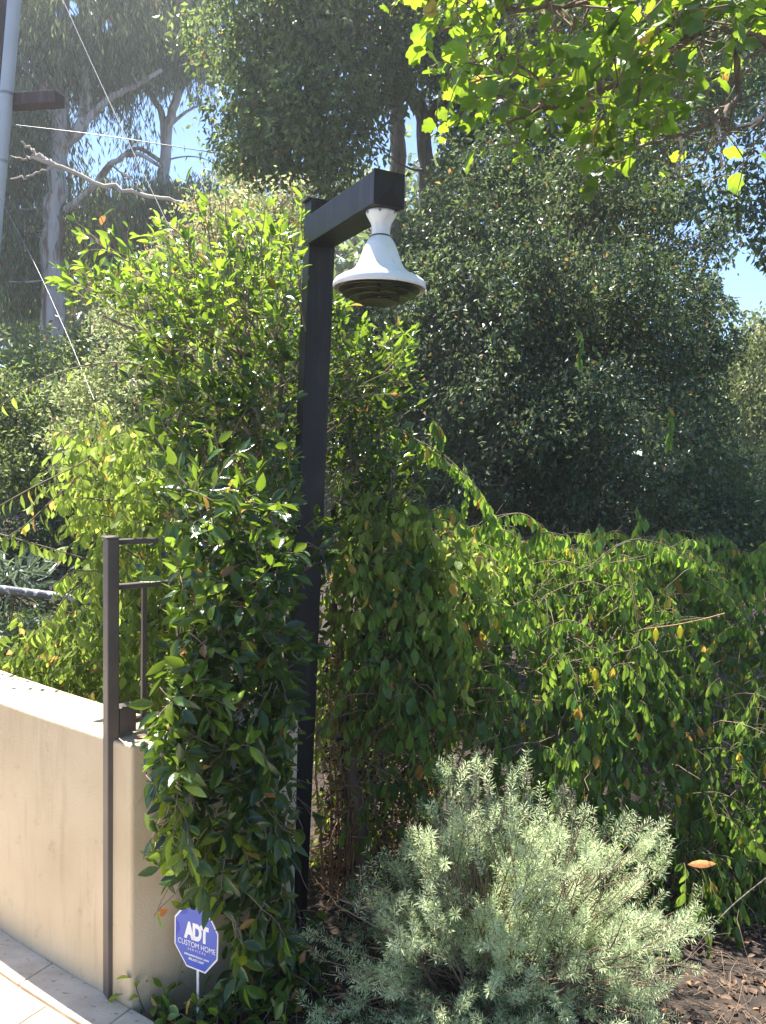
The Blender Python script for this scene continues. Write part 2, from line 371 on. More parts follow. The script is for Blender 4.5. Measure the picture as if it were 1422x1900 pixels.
# ------------------------------------------------------------------ terrain
def gz(x, y):
    x = np.asarray(x, float); y = np.asarray(y, float)
    s = np.clip((y-1.9)/1.2, 0, 1)
    return -.055 - .13*s*s*(3-2*s) + .012*np.sin(x*5+1)*np.cos(y*4)*np.clip((8-np.hypot(x, y))/8, 0, 1)
ax = np.concatenate([[-60, -45, -35, -25, -18, -13], np.linspace(-9, 9, 91), [13, 18, 25, 35, 45, 60]])
ay = np.concatenate([[-60, -45, -30, -20, -10, -5], np.linspace(-2, 14, 81), [18, 25, 33, 42, 50, 60]])
gx, gy = np.meshgrid(ax, ay); V = np.stack([gx, gy, gz(gx, gy)], -1).reshape(-1, 3)
nx, ny = len(ax), len(ay)
ii, jj = np.meshgrid(np.arange(nx-1), np.arange(ny-1)); a0 = (jj*nx+ii).ravel()
g = Geo(); g.add(V, np.stack([a0, a0+1, a0+nx+1, a0+nx], -1))
g.obj('ground', M['soil'], smooth=True, kind='structure')

# wall outline (front face) on the paving, z = 0
K = onz(243, 1873, 0)[:2]
W1 = onz(180, 1829, 0)[:2]; W0 = onz(0, 1712, 0)[:2]
WL = [K, W1]
d0 = nrm(W1-K); WL = [K]
ang = 0.0; p = K.copy(); dd = nrm(W0-K)
seglen = .12
base_dir = math.atan2(dd[1], dd[0])
for i in range(42):
    th = base_dir + .06 - i*.0125
    p = p+seglen*np.array([math.cos(th), math.sin(th)]); WL.append(p.copy())
WL = np.array(WL)
wall_dir = nrm(WL[0]-WL[1])                         # towards the corner
wn = np.array([wall_dir[1], -wall_dir[0]]);
if wn @ (-K) < 0: wn = -wn                          # points to the camera side
RD = nrm(np.array([.77, .64])); RN = np.array([RD[1], -RD[0]])      # return wall direction, its front normal
RN = RN if RN @ (-K) > 0 else -RN
# wall height from photograph: near top edge at x=194,y=1376
d = ray(194, 1376); # hit the front plane
tn = (WL[0]-np.array([0, 0])) @ wn/(d[:2] @ wn)
HW = EYE + d[2]*tn
print('wall height', HW, 'corner', K)
# paving slab edge follows wall and then cuts away right of the corner
slab = [onz(243, 1873, 0)[:2]+RN*.0, K+wall_dir*.02, K + (-wn)*(-.02)]
# ---- paving
pav_n = wn
g = Geo()
o0 = K + wall_dir*.30
front = [q for q in WL]
PV = np.array([[q[0], q[1], -.012] for q in WL] + [[q[0]+wn[0]*3.2, q[1]+wn[1]*3.2, -.012] for q in WL])
n = len(WL)
# mortar bed: strip between the wall line and an outer line
ext = K+wall_dir*.55
A = np.vstack([[ext], WL]); B = A+wn*3.2
m_ = len(A)
Vb = np.vstack([np.c_[A, np.full(m_, -.008)], np.c_[B, np.full(m_, -.008)], np.c_[A, np.full(m_, -.16)], np.c_[B, np.full(m_, -.16)]])
Fb = []
for i in range(m_-1):
    Fb.append([i, i+1, m_+i+1, m_+i]); Fb.append([i, 2*m_+i, 2*m_+i+1, i+1])
Fb.append([0, m_, 3*m_, 2*m_])
g.add(Vb, np.array(Fb)); pav = g.obj('paving', M['mortar'], kind='structure')
# border tiles along the wall + field tiles
def tile(poly, z0, z1, rng):
    c = np.mean(poly, axis=0); q = [c+(p_-c) for p_ in poly]
    k = len(q); V = np.array([[*p_, z0] for p_ in q]+[[*p_, z1] for p_ in q])
    Fa = [np.array([[i, (i+1) % k, k+(i+1) % k, k+i] for i in range(k)])]
    G = Geo(); G.add(V, Fa)
    if k == 4: G.F.append(np.array([[4, 5, 6, 7]]))
    return G
rng = np.random.default_rng(5)
def tile_obj(poly):
    poly = [np.array(p_) for p_ in poly]
    area = 0
    for i in range(len(poly)):
        a_, b_ = poly[i], poly[(i+1) % len(poly)]; area += a_[0]*b_[1]-a_[1]*b_[0]
    if area < 0: poly = poly[::-1]
    h = .004+rng.uniform(-.0012, .0012)
    G = tile(poly, -.02, h, rng)
    o = G.obj('paving_tile', M['travertine'], pav)
    b = o.modifiers.new('b', 'BEVEL'); b.width = .004; b.segments = 2; b.limit_method = 'ANGLE'
gap = .0022
Aw = np.vstack([[K+wall_dir*.50], [K+wall_dir*.24], [K], WL[3::3]])
for i in range(min(len(Aw)-1, 9)):
    a_, b_ = Aw[i], Aw[i+1]; t_ = nrm(b_-a_)
    tile_obj([a_+t_*gap, b_-t_*gap, b_-t_*gap+wn*.115, a_+t_*gap+wn*.115])
rot = 0.0
tdir = nrm(Aw[3]-Aw[2]); tn_ = wn
for r_ in range(5):
    off = .22*(r_ % 2)
    for c_ in range(-2, 6):
        u0 = c_*.42-off; u1 = u0+.42; v0 = .125+r_*.42; v1 = v0+.41
        P4 = [K+tdir*(u0+gap)+wn*v0, K+tdir*(u1-gap)+wn*v0, K+tdir*(u1-gap)+wn*v1, K+tdir*(u0+gap)+wn*v1]
        if r_ % 2 == 0 and c_ % 2 == 0:
            um = (u0+u1)/2
            tile_obj([K+tdir*(u0+gap)+wn*v0, K+tdir*(um-gap)+wn*v0, K+tdir*(um-gap)+wn*v1, K+tdir*(u0+gap)+wn*v1])
            tile_obj([K+tdir*(um+gap)+wn*v0, K+tdir*(u1-gap)+wn*v0, K+tdir*(u1-gap)+wn*v1, K+tdir*(um+gap)+wn*v1])
        else: tile_obj(P4)

# ------------------------------------------------------------------ stucco wall
TH = .20; RL = .56
wall = thing('garden_wall', (K[0], K[1], 0), 'low curved cream stucco wall with a pale sunlit top, beside the paving', 'wall')
def strip_prism(geo, A, B, z0, z1):
    m_ = len(A)
    V = np.vstack([np.c_[A, np.full(m_, z0)], np.c_[B, np.full(m_, z0)], np.c_[A, np.full(m_, z1)], np.c_[B, np.full(m_, z1)]])
    Fa = []
    for i in range(m_-1):
        Fa += [[i, i+1, 2*m_+i+1, 2*m_+i], [m_+i+1, m_+i, 3*m_+i, 3*m_+i+1], [2*m_+i, 2*m_+i+1, 3*m_+i+1, 3*m_+i], [i+1, i, m_+i, m_+i+1]]
    Fa += [[0, 2*m_, 3*m_, m_], [m_-1, 2*m_-1, 4*m_-1, 3*m_-1]]
    geo.add(V, np.array(Fa))
# front polyline: curve then return; offset back line
tang = np.gradient(WL, axis=0); tang = nrm(tang)
nb = np.stack([tang[:, 1], -tang[:, 0]], 1); nb = np.where((nb @ wn)[:, None] > 0, -nb, nb)
E = K+RD*RL
backR = E-RN*TH
# corner back point: intersection of both back lines
P1 = K+nb[0]*TH; d1 = tang[0]; P2 = K-RN*TH; d2 = RD
Mx = np.array([[d1[0], -d2[0]], [d1[1], -d2[1]]]); s_ = np.linalg.solve(Mx, P2-P1); KB = P1+d1*s_[0]
A = np.vstack([[E], [K], WL[1:]]); B = np.vstack([[backR], [KB], (WL+nb*TH)[1:]])
g = Geo(); strip_prism(g, A, B, -.3, HW+.012)
bev_obj('wall_body', g, M['stucco'], wall, .008, 3)

# ------------------------------------------------------------------ lamp post
AD = np.array([math.sin(rad(28)), -math.cos(rad(28)), 0]); SD = np.array([math.cos(rad(28)), math.sin(rad(28)), 0]); UP = np.array([0, 0, 1.])
C0 = at(572, 400, 2.8); ztop_arm = C0[2]; zbot_arm = at(572, 453, 2.8)[2]; zpost = at(572, 368, 2.8)[2]
AH = ztop_arm-zbot_arm; LW = .1; LA = .515
Cf = np.array([C0[0], C0[1], 0])
lamp = thing('lamp_post', (Cf[0], Cf[1], -.2), 'tall black square lamp post with a short arm holding a white bell-shaped lamp', 'lamp post')
lean = np.array([-.004, 0, 0])
g = Geo(); g.add(*box_vf(Cf-AD*.062+UP*-.4+lean, SD*LW, AD*.062, UP*(zpost+.4)))
V = g.V[0]; V[:, 0] += -.020+.028*np.clip(V[:, 2]-.8, -1.2, 2)/1.4; bev_obj('post', g, M['dark_metal'], lamp, .003)
g = Geo(); g.add(*box_vf(Cf-AD*.064+UP*(zpost)-SD*.002, SD*(LW+.004), AD*.068, UP*.006)); bev_obj('post_cap', g, M['dark_metal'], lamp, .002)
g = Geo(); g.add(*box_vf(Cf-AD*.001+UP*(zbot_arm-.006)-SD*.001, SD*(LW+.002), AD*.0025, UP*.003)); g.obj('weld_seam', M['dark_metal'], lamp)
g = Geo(); g.add(*box_vf(Cf+AD*.0005+UP*zbot_arm, SD*LW, AD*LA, UP*AH)); arm = bev_obj('arm', g, M['dark_metal'], lamp, .003)
e = Cf+AD*(LA+.001)+UP*zbot_arm
k_ = .002
cv = np.array([e-SD*k_-UP*k_, e+SD*(LW+k_)-UP*k_, e+SD*(LW+k_)+UP*(AH+k_), e-SD*k_+UP*(AH+k_)])
cf_ = cv+AD*.004
ap = e+SD*LW/2+UP*AH/2+AD*.0195
g = Geo(); g.add(np.vstack([cv, cf_, [ap]]), [np.array([[0, 1, 5, 4], [1, 2, 6, 5], [2, 3, 7, 6], [3, 0, 4, 7], [3, 2, 1, 0]]), np.array([[4, 5, 8], [5, 6, 8], [6, 7, 8], [7, 4, 8]])])
g.obj('arm_cap', M['dark_metal'], lamp)
lc = Cf+SD*LW*.56+AD*(LA-.055)+UP*zbot_arm
g = Geo(); lathe(g, lc, [(.001, -.0005), (.045, -.0005), (.048, -.006), (.046, -.011), (.040, -.022), (.033, -.034), (.029, -.044), (.0285, -.070), (.030, -.073), (.001, -.073)])
neck = g.obj('mounting_neck', M['white_enamel'], lamp, smooth=True)
for a_ in (-95, -30, 210):
    ds = np.array([math.cos(rad(a_)), math.sin(rad(a_)), 0]); c_ = lc+ds*.046+UP*-.009
    g = Geo(); s2 = np.cross(ds, UP)
    th_ = np.arange(8)*math.pi/4
    r1 = [c_+(s2*math.cos(t)+UP*math.sin(t))*.004 for t in th_]; r2 = [v_+ds*.005 for v_ in r1]
    g.add(np.array(r1+r2), [np.array([[i, (i+1) % 8, 8+(i+1) % 8, 8+i] for i in range(8)]), np.array([[8, 9, 10], [8, 10, 11], [8, 11, 12], [8, 12, 13], [8, 13, 14], [8, 14, 15]])])
    g.obj('screw', M['galv'], neck)
g = Geo(); lathe(g, lc, [(.0275, -.0705), (.0300, -.0735), (.0275, -.077)], 32); g.obj('gasket', M['louver'], lamp, smooth=True)
bell = [(.026, -.076), (.031, -.078), (.036, -.083), (.046, -.098), (.054, -.118), (.062, -.140), (.069, -.158), (.0705, -.160), (.077, -.172), (.090, -.184), (.108, -.194), (.126, -.202), (.138, -.210), (.1435, -.219), (.1445, -.228), (.1435, -.236), (.1415, -.2365), (.1395, -.230), (.136, -.221), (.125, -.212), (.105, -.203), (.085, -.192), (.072, -.175), (.05, -.12), (.03, -.09), (.002, -.09)]
g = Geo(); lathe(g, lc, bell, 64); shade = g.obj('lamp_shade', M['white_enamel'], lamp, smooth=True)
g = Geo(); lathe(g, lc, [(.001, -.212), (.10, -.214), (.118, -.222), (.10, -.2225), (.001, -.222)], 48); g.obj('reflector', M['bulb'], lamp, smooth=True)
for r_, ri, z_ in ((.126, .085, -.2370), (.114, .060, -.2500), (.092, .040, -.2620)):
    g = Geo(); lathe(g, lc, [(ri, z_+.004), (r_, z_), (r_+.0008, z_-.002), (r_, z_-.0035), (ri, z_), (ri, z_+.004)], 48)
    g.obj('louver_ring', M['louver'], lamp)
g = Geo(); lathe(g, lc, [(.001, -.268), (.062, -.272), (.065, -.274), (.062, -.277), (.001, -.275)], 48); g.obj('bottom_disc', M['louver'], lamp)
for q in range(3):
    a_ = rad(30+120*q); c_ = lc+np.array([math.cos(a_)*.066, math.sin(a_)*.066, -.223])
    g = Geo(); tubes(g, np.array([c_, c_+UP*-.052]), .003, .003, 6); g.obj('louver_rod', M['louver'], lamp)
# ------------------------------------------------------------------ metal fence on the wall
gp = onz(200, 1858, 0)[:2]
gtop = at(205, 1001, gp[1])[2]
fence = thing('metal_fence', (gp[0], gp[1], 0), 'brown painted metal fence with a tall corner post standing on the paving', 'fence')
pw = .048; td = np.array([*(-wall_dir), 0.]); n3 = np.array([*wn, 0.])
g = Geo(); g.add(*box_vf(np.array([gp[0], gp[1], .0])-n3*.0, td*pw*.72, -n3*pw, UP*gtop))
# shape: corner toward camera, faces 10px left / 17px right
V, Fc = box_vf(np.array([gp[0], gp[1], 0.]), np.array([*RD, 0])*.034, np.array([-.62, .78, 0])*.042, UP*gtop)
V[4:, 0] -= .004
g = Geo(); g.add(V, Fc); bev_obj('fence_post', g, M['brown_metal'], fence, .003)
g = Geo(); V2, F2 = box_vf(np.array([gp[0]-.007, gp[1]-.004, gtop]), np.array([*RD, 0])*.042, np.array([-.62, .78, 0])*.050, UP*.006); g.add(V2, F2); bev_obj('post_cap', g, M['brown_metal'], fence, .002)
RD3 = np.array([*RD, 0]); RN3 = np.array([*RN, 0])
FL0 = np.array([gp[0], gp[1], 0])+RD3*.034 - RN3*.02
zmid = at(230, 1091, gp[1]+.03)[2]; ztp = at(230, 1007, gp[1]+.03)[2]
tl = ((Cf[0]-.01)-FL0[0])/RD[0]
segs = [(0, tl-.01), (tl+.12, 5.2)]
def rail(t0, t1, z, h=.016, w=.02, nm='rail'):
    g = Geo(); g.add(*box_vf(FL0+RD3*t0+UP*(z-h/2), RD3*(t1-t0), -RN3*w, UP*h)); bev_obj(nm, g, M['brown_metal'], fence, .002, 1)
for t0, t1 in segs:
    rail(t0, min(t1, .12 if t0 < .5 else 0), ztp) if t0 < .5 else None; rail(t0, t1, zmid) if t0 < .5 else None
    rail(max(t0, .045), min(t1, .7), HW+.05 if t0 < .5 else .35) if t0 < .5 else None
g = Geo(); g.add(*box_vf(FL0+RD3*.0015+UP*(HW+.022)+RN3*.012, RD3*.05, -RN3*.045, UP*.078)); bev_obj('bracket', g, M['brown_metal'], fence, .003)
t = .075
while t < tl-.03:
    if not (tl-.03 < t < tl+.15):
        zb = HW+.05 if t < RL+.02 else (-.15 if t < tl else .72)
        p_ = FL0+RD3*t-RN3*.004
        g = Geo(); g.add(*box_vf(p_+UP*zb, RD3*.013, -RN3*.013, UP*(zmid-.009-zb))); g.obj('picket', M['brown_metal'], fence)
    t += .11
# diagonal brace rod and hinge bolts
b0 = at(226, 1016, gp[1]+.03); b1 = at(255, 1034, gp[1]+.1)
g = Geo(); tubes(g, np.array([b0, b1]), .003, .003, 6); g.obj('brace_rod', M['brown_metal'], fence)
for yy in (1413,):
    c_ = at(222, yy, gp[1]+.02)
    for dx in (0, .010):
        g = Geo(); lathe(g, c_+np.array([dx, 0, 0]), [(.001, .004), (.004, .004), (.005, 0), (.004, -.012), (.001, -.012)], 10); g.obj('hinge_bolt', M['brown_metal'], fence)

# ------------------------------------------------------------------ yard sign
SY = 2.12
sc = at(364, 1740, SY); kpx = SY/FPX*1.02
sign = thing('yard_sign', (sc[0], sc[1], gz(sc[0], sc[1])), 'blue octagonal yard sign with white lettering on a thin stake beside the wall', 'sign')
yaw = rad(16)
SX = np.array([math.cos(yaw), -math.sin(yaw), 0]); SN = np.array([-math.sin(yaw), -math.cos(yaw), 0.])
tilt = .05; SU = nrm(UP+SN*(-tilt)*0+np.array([.0, .0, 0])); 
def S3(u, v, w=0.0):      # u,v in photo pixels from the sign centre (v down)
    return sc+SX*(u*kpx/math.cos(yaw))+UP*(-(v - .02*u)*kpx)+SN*w
octa = [(-20, -66), (-44, -35), (-44, 19), (-19, 60), (20, 66), (38, 45), (46, 27), (45, -12), (34, -35), (10, -63)]
octa = [(-20, -66), (-44, -35), (-44, 19), (-19, 60), (20, 67), (44, 36), (45, -14), (33, -37), (11, -63)]
def flat_poly(pts, w0, w1, mat, name, parent, grow=1.0):
    k = len(pts)
    V = [S3(u*grow, v*grow, w0) for u, v in pts]+[S3(u*grow, v*grow, w1) for u, v in pts]
    bm = bmesh.new(); org = parent_world(parent)
    vs = [bm.verts.new(v_-org) for v_ in V]
    bm.faces.new(vs[:k][::-1]); bm.faces.new(vs[k:])
    for i in range(k): bm.faces.new([vs[i], vs[(i+1) % k], vs[k+(i+1) % k], vs[k+i]])
    bmesh.ops.recalc_face_normals(bm, faces=bm.faces)
    me = bpy.data.meshes.new(name); bm.to_mesh(me); bm.free()
    return link(name, me, mat, parent)
panel = flat_poly(octa, -.004, 0, M['sign_white'], 'sign_panel', sign)
flat_poly(octa, .0002, .0010, M['sign_blue'], 'blue_field', panel, .945)
flat_poly([(-41, -31), (-41, 6), (-36, -2), (-33, -12), (-35, -22)], .0012, .0018, M['sign_deep'], 'dark_blue_facet', panel)
flat_poly([(-33, -42), (-20, -60), (-18, -47), (-24, -43)], .0012, .0018, M['sign_deep'], 'dark_blue_facet', panel)
def text(s, u, v, width, height, slope=.17, bold=0.0, name='lettering', space=1.0):
    cu = bpy.data.curves.new('t', 'FONT'); cu.body = s; cu.align_x = 'CENTER'; cu.offset = bold; cu.extrude = 0.02; cu.space_character = space
    ob = bpy.data.objects.new('t', cu); COL.objects.link(ob)
    bpy.context.view_layer.update()
    me = bpy.data.meshes.new_from_object(ob.evaluated_get(bpy.context.evaluated_depsgraph_get()))
    bpy.data.objects.remove(ob); bpy.data.curves.remove(cu)
    co = np.array([v_.co[:] for v_ in me.vertices]); mn = co.min(0); mx = co.max(0)
    org = parent_world(panel)
    for vtx, c_ in zip(me.vertices, co):
        a_ = ((c_[0]-mn[0])/(mx[0]-mn[0])-.5)*width; b_ = ((c_[1]-mn[1])/(mx[1]-mn[1]))*height
        vtx.co = S3(u+a_, v-b_+a_*slope, .0014+.0004*(c_[2] > 0)) - org
    link(name, me, M['sign_white'], panel)
text('ADT', 1, 6, 50, 34, .13, .06, space=.86)
text('CUSTOM HOME', 2, 20.5, 76, 10.5, .15, .0)
text('SERVICES', 2, 28, 36, 4.5, .15, .0, space=1.5)
text('adtcustomhome.com', 2, 39, 50, 5.0, .15, .03)
text('800.ADT.ASAP', 1.5, 47, 31, 5.0, .15, .03)
g = Geo(); p0 = S3(1, 62, -.006); p1 = p0.copy(); p1[2] = gz(p0[0], p0[1])-.1; p1[0] += .004
g.add(*box_vf(p1-SX*.0035, SX*.007, -SN*.004, (S3(1, -30, -.006)-p1))); g.obj('sign_stake', M['sign_white'], sign)

# ------------------------------------------------------------------ brown wooden stake, leaning dry trunks by the lamp
def post_thing(name, label, cat, pts, r0, r1, mat, sides=8, part='trunk', n=18, wob=.004, seed=0):
    rg = np.random.default_rng(seed)
    t = thing(name, pts[0], label, cat); g = Geo(); limb(g, pts, r0, r1, sides, n, wob, rg)
    g.obj(part, mat, t, smooth=True); return t
# square wooden stake
s0 = at(521, 1885, 2.28); s1 = at(523, 1690, 2.34); s0[2] = gz(s0[0], s0[1])-.1; s0[0] = s1[0]-.004; s0[1] = s1[1]
g = Geo(); V, Fc = box_vf(s0, SX*.046, np.array([0, .03, 0]), s1-s0); V[4, 2] -= .01; V[7, 2] -= .012; g.add(V, Fc)
st = thing('wooden_stake', (s0[0], s0[1], gz(s0[0], s0[1])), 'short brown wooden stake between the yard sign and the foot of the lamp post', 'stake')
bev_obj('stake_board', g, M['wood_weathered'], st, .003)
b = at(683, 1640, 2.9); b[2] = gz(b[0], b[1])
post_thing('leaning_bare_tree', 'bare greyish leaning tree trunk right of the lamp post foot', 'tree trunk', [b, at(672, 1560, 2.92), at(657, 1430, 2.95), at(640, 1290, 3.0), at(618, 1120, 3.05)], .032, .017, M['twig'], seed=2, wob=.006)
b = at(655, 1640, 2.98); b[2] = gz(b[0], b[1])
post_thing('slender_bare_tree', 'reddish brown bare stem just left of the leaning grey trunk', 'tree trunk', [b, at(648, 1540, 3.0), at(640, 1430, 3.02), at(634, 1260, 3.05)], .014, .009, M['bark_brown'], seed=3, wob=.006)
rng = np.random.default_rng(11)
# bundle of orange-brown dry canes
cb = at(622, 1640, 3.02); cb[2] = gz(cb[0], cb[1])
canes = thing('dry_cane_clump', cb, 'clump of orange-brown dry canes between the lamp post and leaning trunk', 'dead plant')
for i in range(16):
    x = 600+i*4.0+rng.uniform(-3, 3); g = Geo(); Yc = 2.95+rng.uniform(0, .2)
    b = at(x+rng.uniform(-4, 8), 1640, Yc); b[2] = gz(b[0], b[1])
    top = at(x+rng.uniform(-16, 12), rng.uniform(1120, 1480), Yc)
    limb(g, [b, (b+top)/2+rng.normal(0, .012, 3), top], rng.uniform(.002, .006), .0015, 5, 12, .004, rng); g.obj('cane', M['bark_dry'], canes, smooth=True)

# ------------------------------------------------------------------ plants: generic finish
def finish(root, tpls, mat, P, D, Nn, S, T, limit=300, stem=None, stem_mat=None, part_name='leaf', rest_name='foliage', smooth=True):
    if limit:
        m_ = leaf_parts(tpls, mat, root, P, D, Nn, S, T, part_name, limit, smooth)
    else: m_ = np.ones(len(P), bool)
    g = Geo(); idx = np.where(m_)[0]
    for j, tp in enumerate(tpls):
        q = idx[idx % len(tpls) == j]
        if len(q): put_leaves(g, tp, P[q], D[q], Nn[q], S[q], T[q])
    g.obj(rest_name, mat, root, smooth=smooth, kind='stuff')
    if stem is not None: stem.obj('twigs', stem_mat, root, smooth=True, kind='stuff')

def inpoly(px, py, poly):
    poly = np.array(poly, float); ins = np.zeros(len(px), bool); j = len(poly)-1
    for i in range(len(poly)):
        xi, yi = poly[i]; xj, yj = poly[j]
        c = ((yi > py) != (yj > py)) & (px < (xj-xi)*(py-yi)/((yj-yi)+1e-9)+xi)
        ins ^= c; j = i
    return ins
def sample_poly(rng, poly, n):
    poly = np.array(poly, float); lo = poly.min(0); hi = poly.max(0); X = []; Y = []
    while sum(map(len, X)) < n:
        x = rng.uniform(lo[0], hi[0], n); y = rng.uniform(lo[1], hi[1], n); m_ = inpoly(x, y, poly); X.append(x[m_]); Y.append(y[m_])
    return np.concatenate(X)[:n], np.concatenate(Y)[:n]
def at_arr(px, py, Y):
    d = F[None]+((px-CX)/FPX)[:, None]*RR[None]-((py-CY)/FPX)[:, None]*UU[None]
    return np.array([0, 0, EYE])+d*(Y/d[:, 1])[:, None]
def node_leaves(rng, P, per=1, start=1, side=.8, fwd=.6, down=0., L=.06, lvar=.25, tipgrow=0., flip_up=.6, yellow=.03, tmean=None, whorl=False):
    """leaves on the nodes of strands P (N,K,3)"""
    N, Kk, _ = P.shape
    T_ = nrm(np.gradient(P, axis=1))
    outP = []; outD = []; outN = []; outS = []; outT = []
    base_t = rng.uniform(.08, .8, N) if tmean is None else tmean
    for k in range(start, Kk):
        for j in range(per):
            d = T_[:, k]
            rdm = unit(rng, N); s = nrm(np.cross(d, rdm))
            if whorl:
                a0_ = nrm(np.cross(d, np.array([.3, .2, 1.]))); b0_ = np.cross(d, a0_); an = 2*math.pi*j/per+k*1.1+rng.normal(0, .2, N)
                s = a0_*np.cos(an)[:, None]+b0_*np.sin(an)[:, None]
            D = nrm(s*side+d*fwd+np.array([0, 0, -down])+rng.normal(0, .15, (N, 3)))
            Nn = nrm(d*.5+np.array([0, 0, flip_up])+rng.normal(0, .45, (N, 3)))
            sz = L*rng.uniform(1-lvar, 1+lvar, N)*(1-tipgrow*(k/(Kk-1))**3)
            outP.append(P[:, k]+D*.004); outD.append(D); outN.append(Nn); outS.append(sz)
            t = np.clip(base_t+rng.normal(0, .12, N)+.12*(k/(Kk-1)), 0, .86)
            t = np.where(rng.random(N) < yellow, rng.uniform(.9, 1, N), t); outT.append(t)
    return map(np.concatenate, (outP, outD, outN, outS, outT))

# ------------------------------------------------------------------ glossy shrub by the lamp post
rng = np.random.default_rng(21)
base = at(470, 1760, 2.75); base[2] = gz(base[0], base[1])
shrub = thing('glossy_leaved_shrub', base, 'tall dense shrub with glossy dark green leaves left of the lamp post', 'shrub')
poly_main = [(350, 440), (400, 470), (440, 480), (480, 450), (520, 450), (562, 430), (566, 560), (568, 900), (560, 1240), (575, 1420), (545, 1600), (555, 1760), (520, 1800), (470, 1760), (400, 1690), (330, 1650), (290, 1560), (268, 1420), (262, 1370), (300, 1260), (320, 1130), (335, 1010), (325, 900), (300, 760), (290, 690), (310, 640), (255, 600), (190, 565), (120, 545), (150, 525), (230, 535), (255, 520), (160, 432), (185, 432), (270, 500), (320, 480), (345, 455)]
poly_right = [(590, 560), (660, 640), (735, 655), (745, 740), (720, 820), (740, 930), (690, 1010), (640, 1080), (615, 1100), (600, 940)]
n1 = 2700
px, py = sample_poly(rng, poly_main, n1)
Yd = 2.5+rng.random(n1)**1.2*.75
Yd = np.where(py > 1330, 2.38+rng.random(n1)*.42, Yd)
mw = RD[1]/RD[0]; Yw = (K[1]-K[0]*mw)/(1-mw*(px-CX)/FPX)
fp = np.clip((py-820)/420, 0, 1)*np.where(px > 300, 1, np.clip((py-1130)/60, 0, 1))
fr = rng.random(n1) < fp
Yd = np.where(fr, Yw-.03-rng.random(n1)**1.2*.26, Yd)
nz_ = np.sin(px*.041+1.7*np.sin(py*.019))+np.sin(py*.033+1.3*np.sin(px*.027)+2)+.7*np.sin(px*.09+py*.07)
dens = np.where(py > 1450, .44, np.where(py > 1330, .62, .86))*np.where(nz_ < -.45, .20, 1.0)
kd = rng.random(n1) < dens; px = px[kd]; py = py[kd]; Yd = Yd[kd]; n1 = len(px)
S0 = at_arr(px, py, Yd)
n2 = 300; px2, py2 = sample_poly(rng, poly_right, n2); S1 = at_arr(px2, py2, 2.85+rng.random(n2)*.5)
S0 = np.vstack([S0, S1]); px = np.concatenate([px, px2]); py = np.concatenate([py, py2])
axis_x = -.45
out = np.stack([S0[:, 0]-axis_x, (S0[:, 1]-2.85)*.9, np.zeros(len(S0))], 1)
up = np.clip((1300-py)/500, -.5, 1.1)[:, None]
D0 = nrm(nrm(out)*.6+np.array([0, 0, .8])*up+rng.normal(0, .45, S0.shape))
SP = strands(rng, S0, D0, 5, rng.uniform(.016, .032, len(S0)), grav=.05, jit=.16)
keep = np.ones(len(S0), bool)
# keep the lamp post face and lamp itself free of leaves in front, apart from a few sprays
tipx, tipy, tz = proj(SP[:, -1]); bx, by, _ = proj(SP[:, 0])
front = (SP[:, -1, 1] < 2.86)
def hit(x, y): return (x > 548) & (x < 632) & (y > 360) & (y < 1330)
keep &= ~(front & (hit(tipx, tipy) | hit(bx, by)))
def hit2(x, y): return (x > 565) & (y > 1330) & (y < 1700)
keep &= ~(front & (hit2(tipx, tipy) | hit2(bx, by)) & (rng.random(len(S0)) > .12))
def hit3(x, y): return (x < 290) & (y > 960) & (y < 1330)
keep &= ~(hit3(tipx, tipy) & (SP[:, -1, 1] < 2.75))
def hit4(x, y): return (x < 268) & (y > 1330)
keep &= ~(hit4(tipx, tipy))
def hit5(x, y): return (x > 318) & (x < 415) & (y > 1690) & (y < 1830)
keep &= ~(hit5(tipx, tipy) & (SP[:, -1, 1] < 2.3))
SP = SP[keep]; py = py[keep]
ns_ = 46; sx_ = rng.uniform(345, 562, ns_); sy_ = rng.uniform(420, 560, ns_)
ss_ = at_arr(sx_, sy_, rng.uniform(2.55, 3.0, ns_)); USP = strands(rng, ss_, nrm(np.stack([rng.normal(-.15, .18, ns_), rng.normal(0, .15, ns_), np.ones(ns_)], 1)), 5, rng.uniform(.018, .036, ns_), grav=-.02, jit=.07)
# hand placed sprays in front of the post
ex = []; exd = []
for x, y, dx, dz in ((560, 985, .5, .1), (575, 1010, .6, -.2), (560, 1060, .4, .3), (545, 1190, .6, .2), (550, 1180, .7, -.2), (540, 1440, .6, -.2), (548, 1480, .5, -.4), (530, 1760, .5, .2), (540, 1700, .4, .4), (558, 1760, .6, 0), (520, 1770, -.3, -.4), (440, 1640, -.3, .1), (420, 1660, -.8, -.4), (300, 1720, -.6, -.3), (410, 1700, .1, -.5), (300, 1690, -.7, .1)):
    for q in range(2): ex.append(at(x+rng.uniform(-6, 6), y+rng.uniform(-6, 6), 2.6 if y < 1300 else 2.36)); exd.append((dx, -.3, dz))
EP = strands(rng, np.array(ex), np.array(exd)+rng.normal(0, .15, (len(ex), 3)), 5, .016, .05, .1)
SP = np.vstack([SP, EP, USP]); py = np.concatenate([py, np.full(len(EP), 1200), np.full(ns_, 350)])
tm = np.clip(rng.normal(.30, .17, len(SP))+np.clip((720-py)/420, 0, .48), .02, .84)  # upper leaves brighter: young growth, plus lost sunlight put into the tint
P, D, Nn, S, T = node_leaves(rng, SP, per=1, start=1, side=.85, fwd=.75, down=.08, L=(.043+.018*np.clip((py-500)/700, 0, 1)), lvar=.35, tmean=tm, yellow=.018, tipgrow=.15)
P2, D2, N2, S2, T2 = node_leaves(rng, SP[:, -2:], per=2, start=1, side=.6, fwd=.9, down=.0, L=(.041+.017*np.clip((py-500)/700, 0, 1)), tmean=tm, yellow=.01)
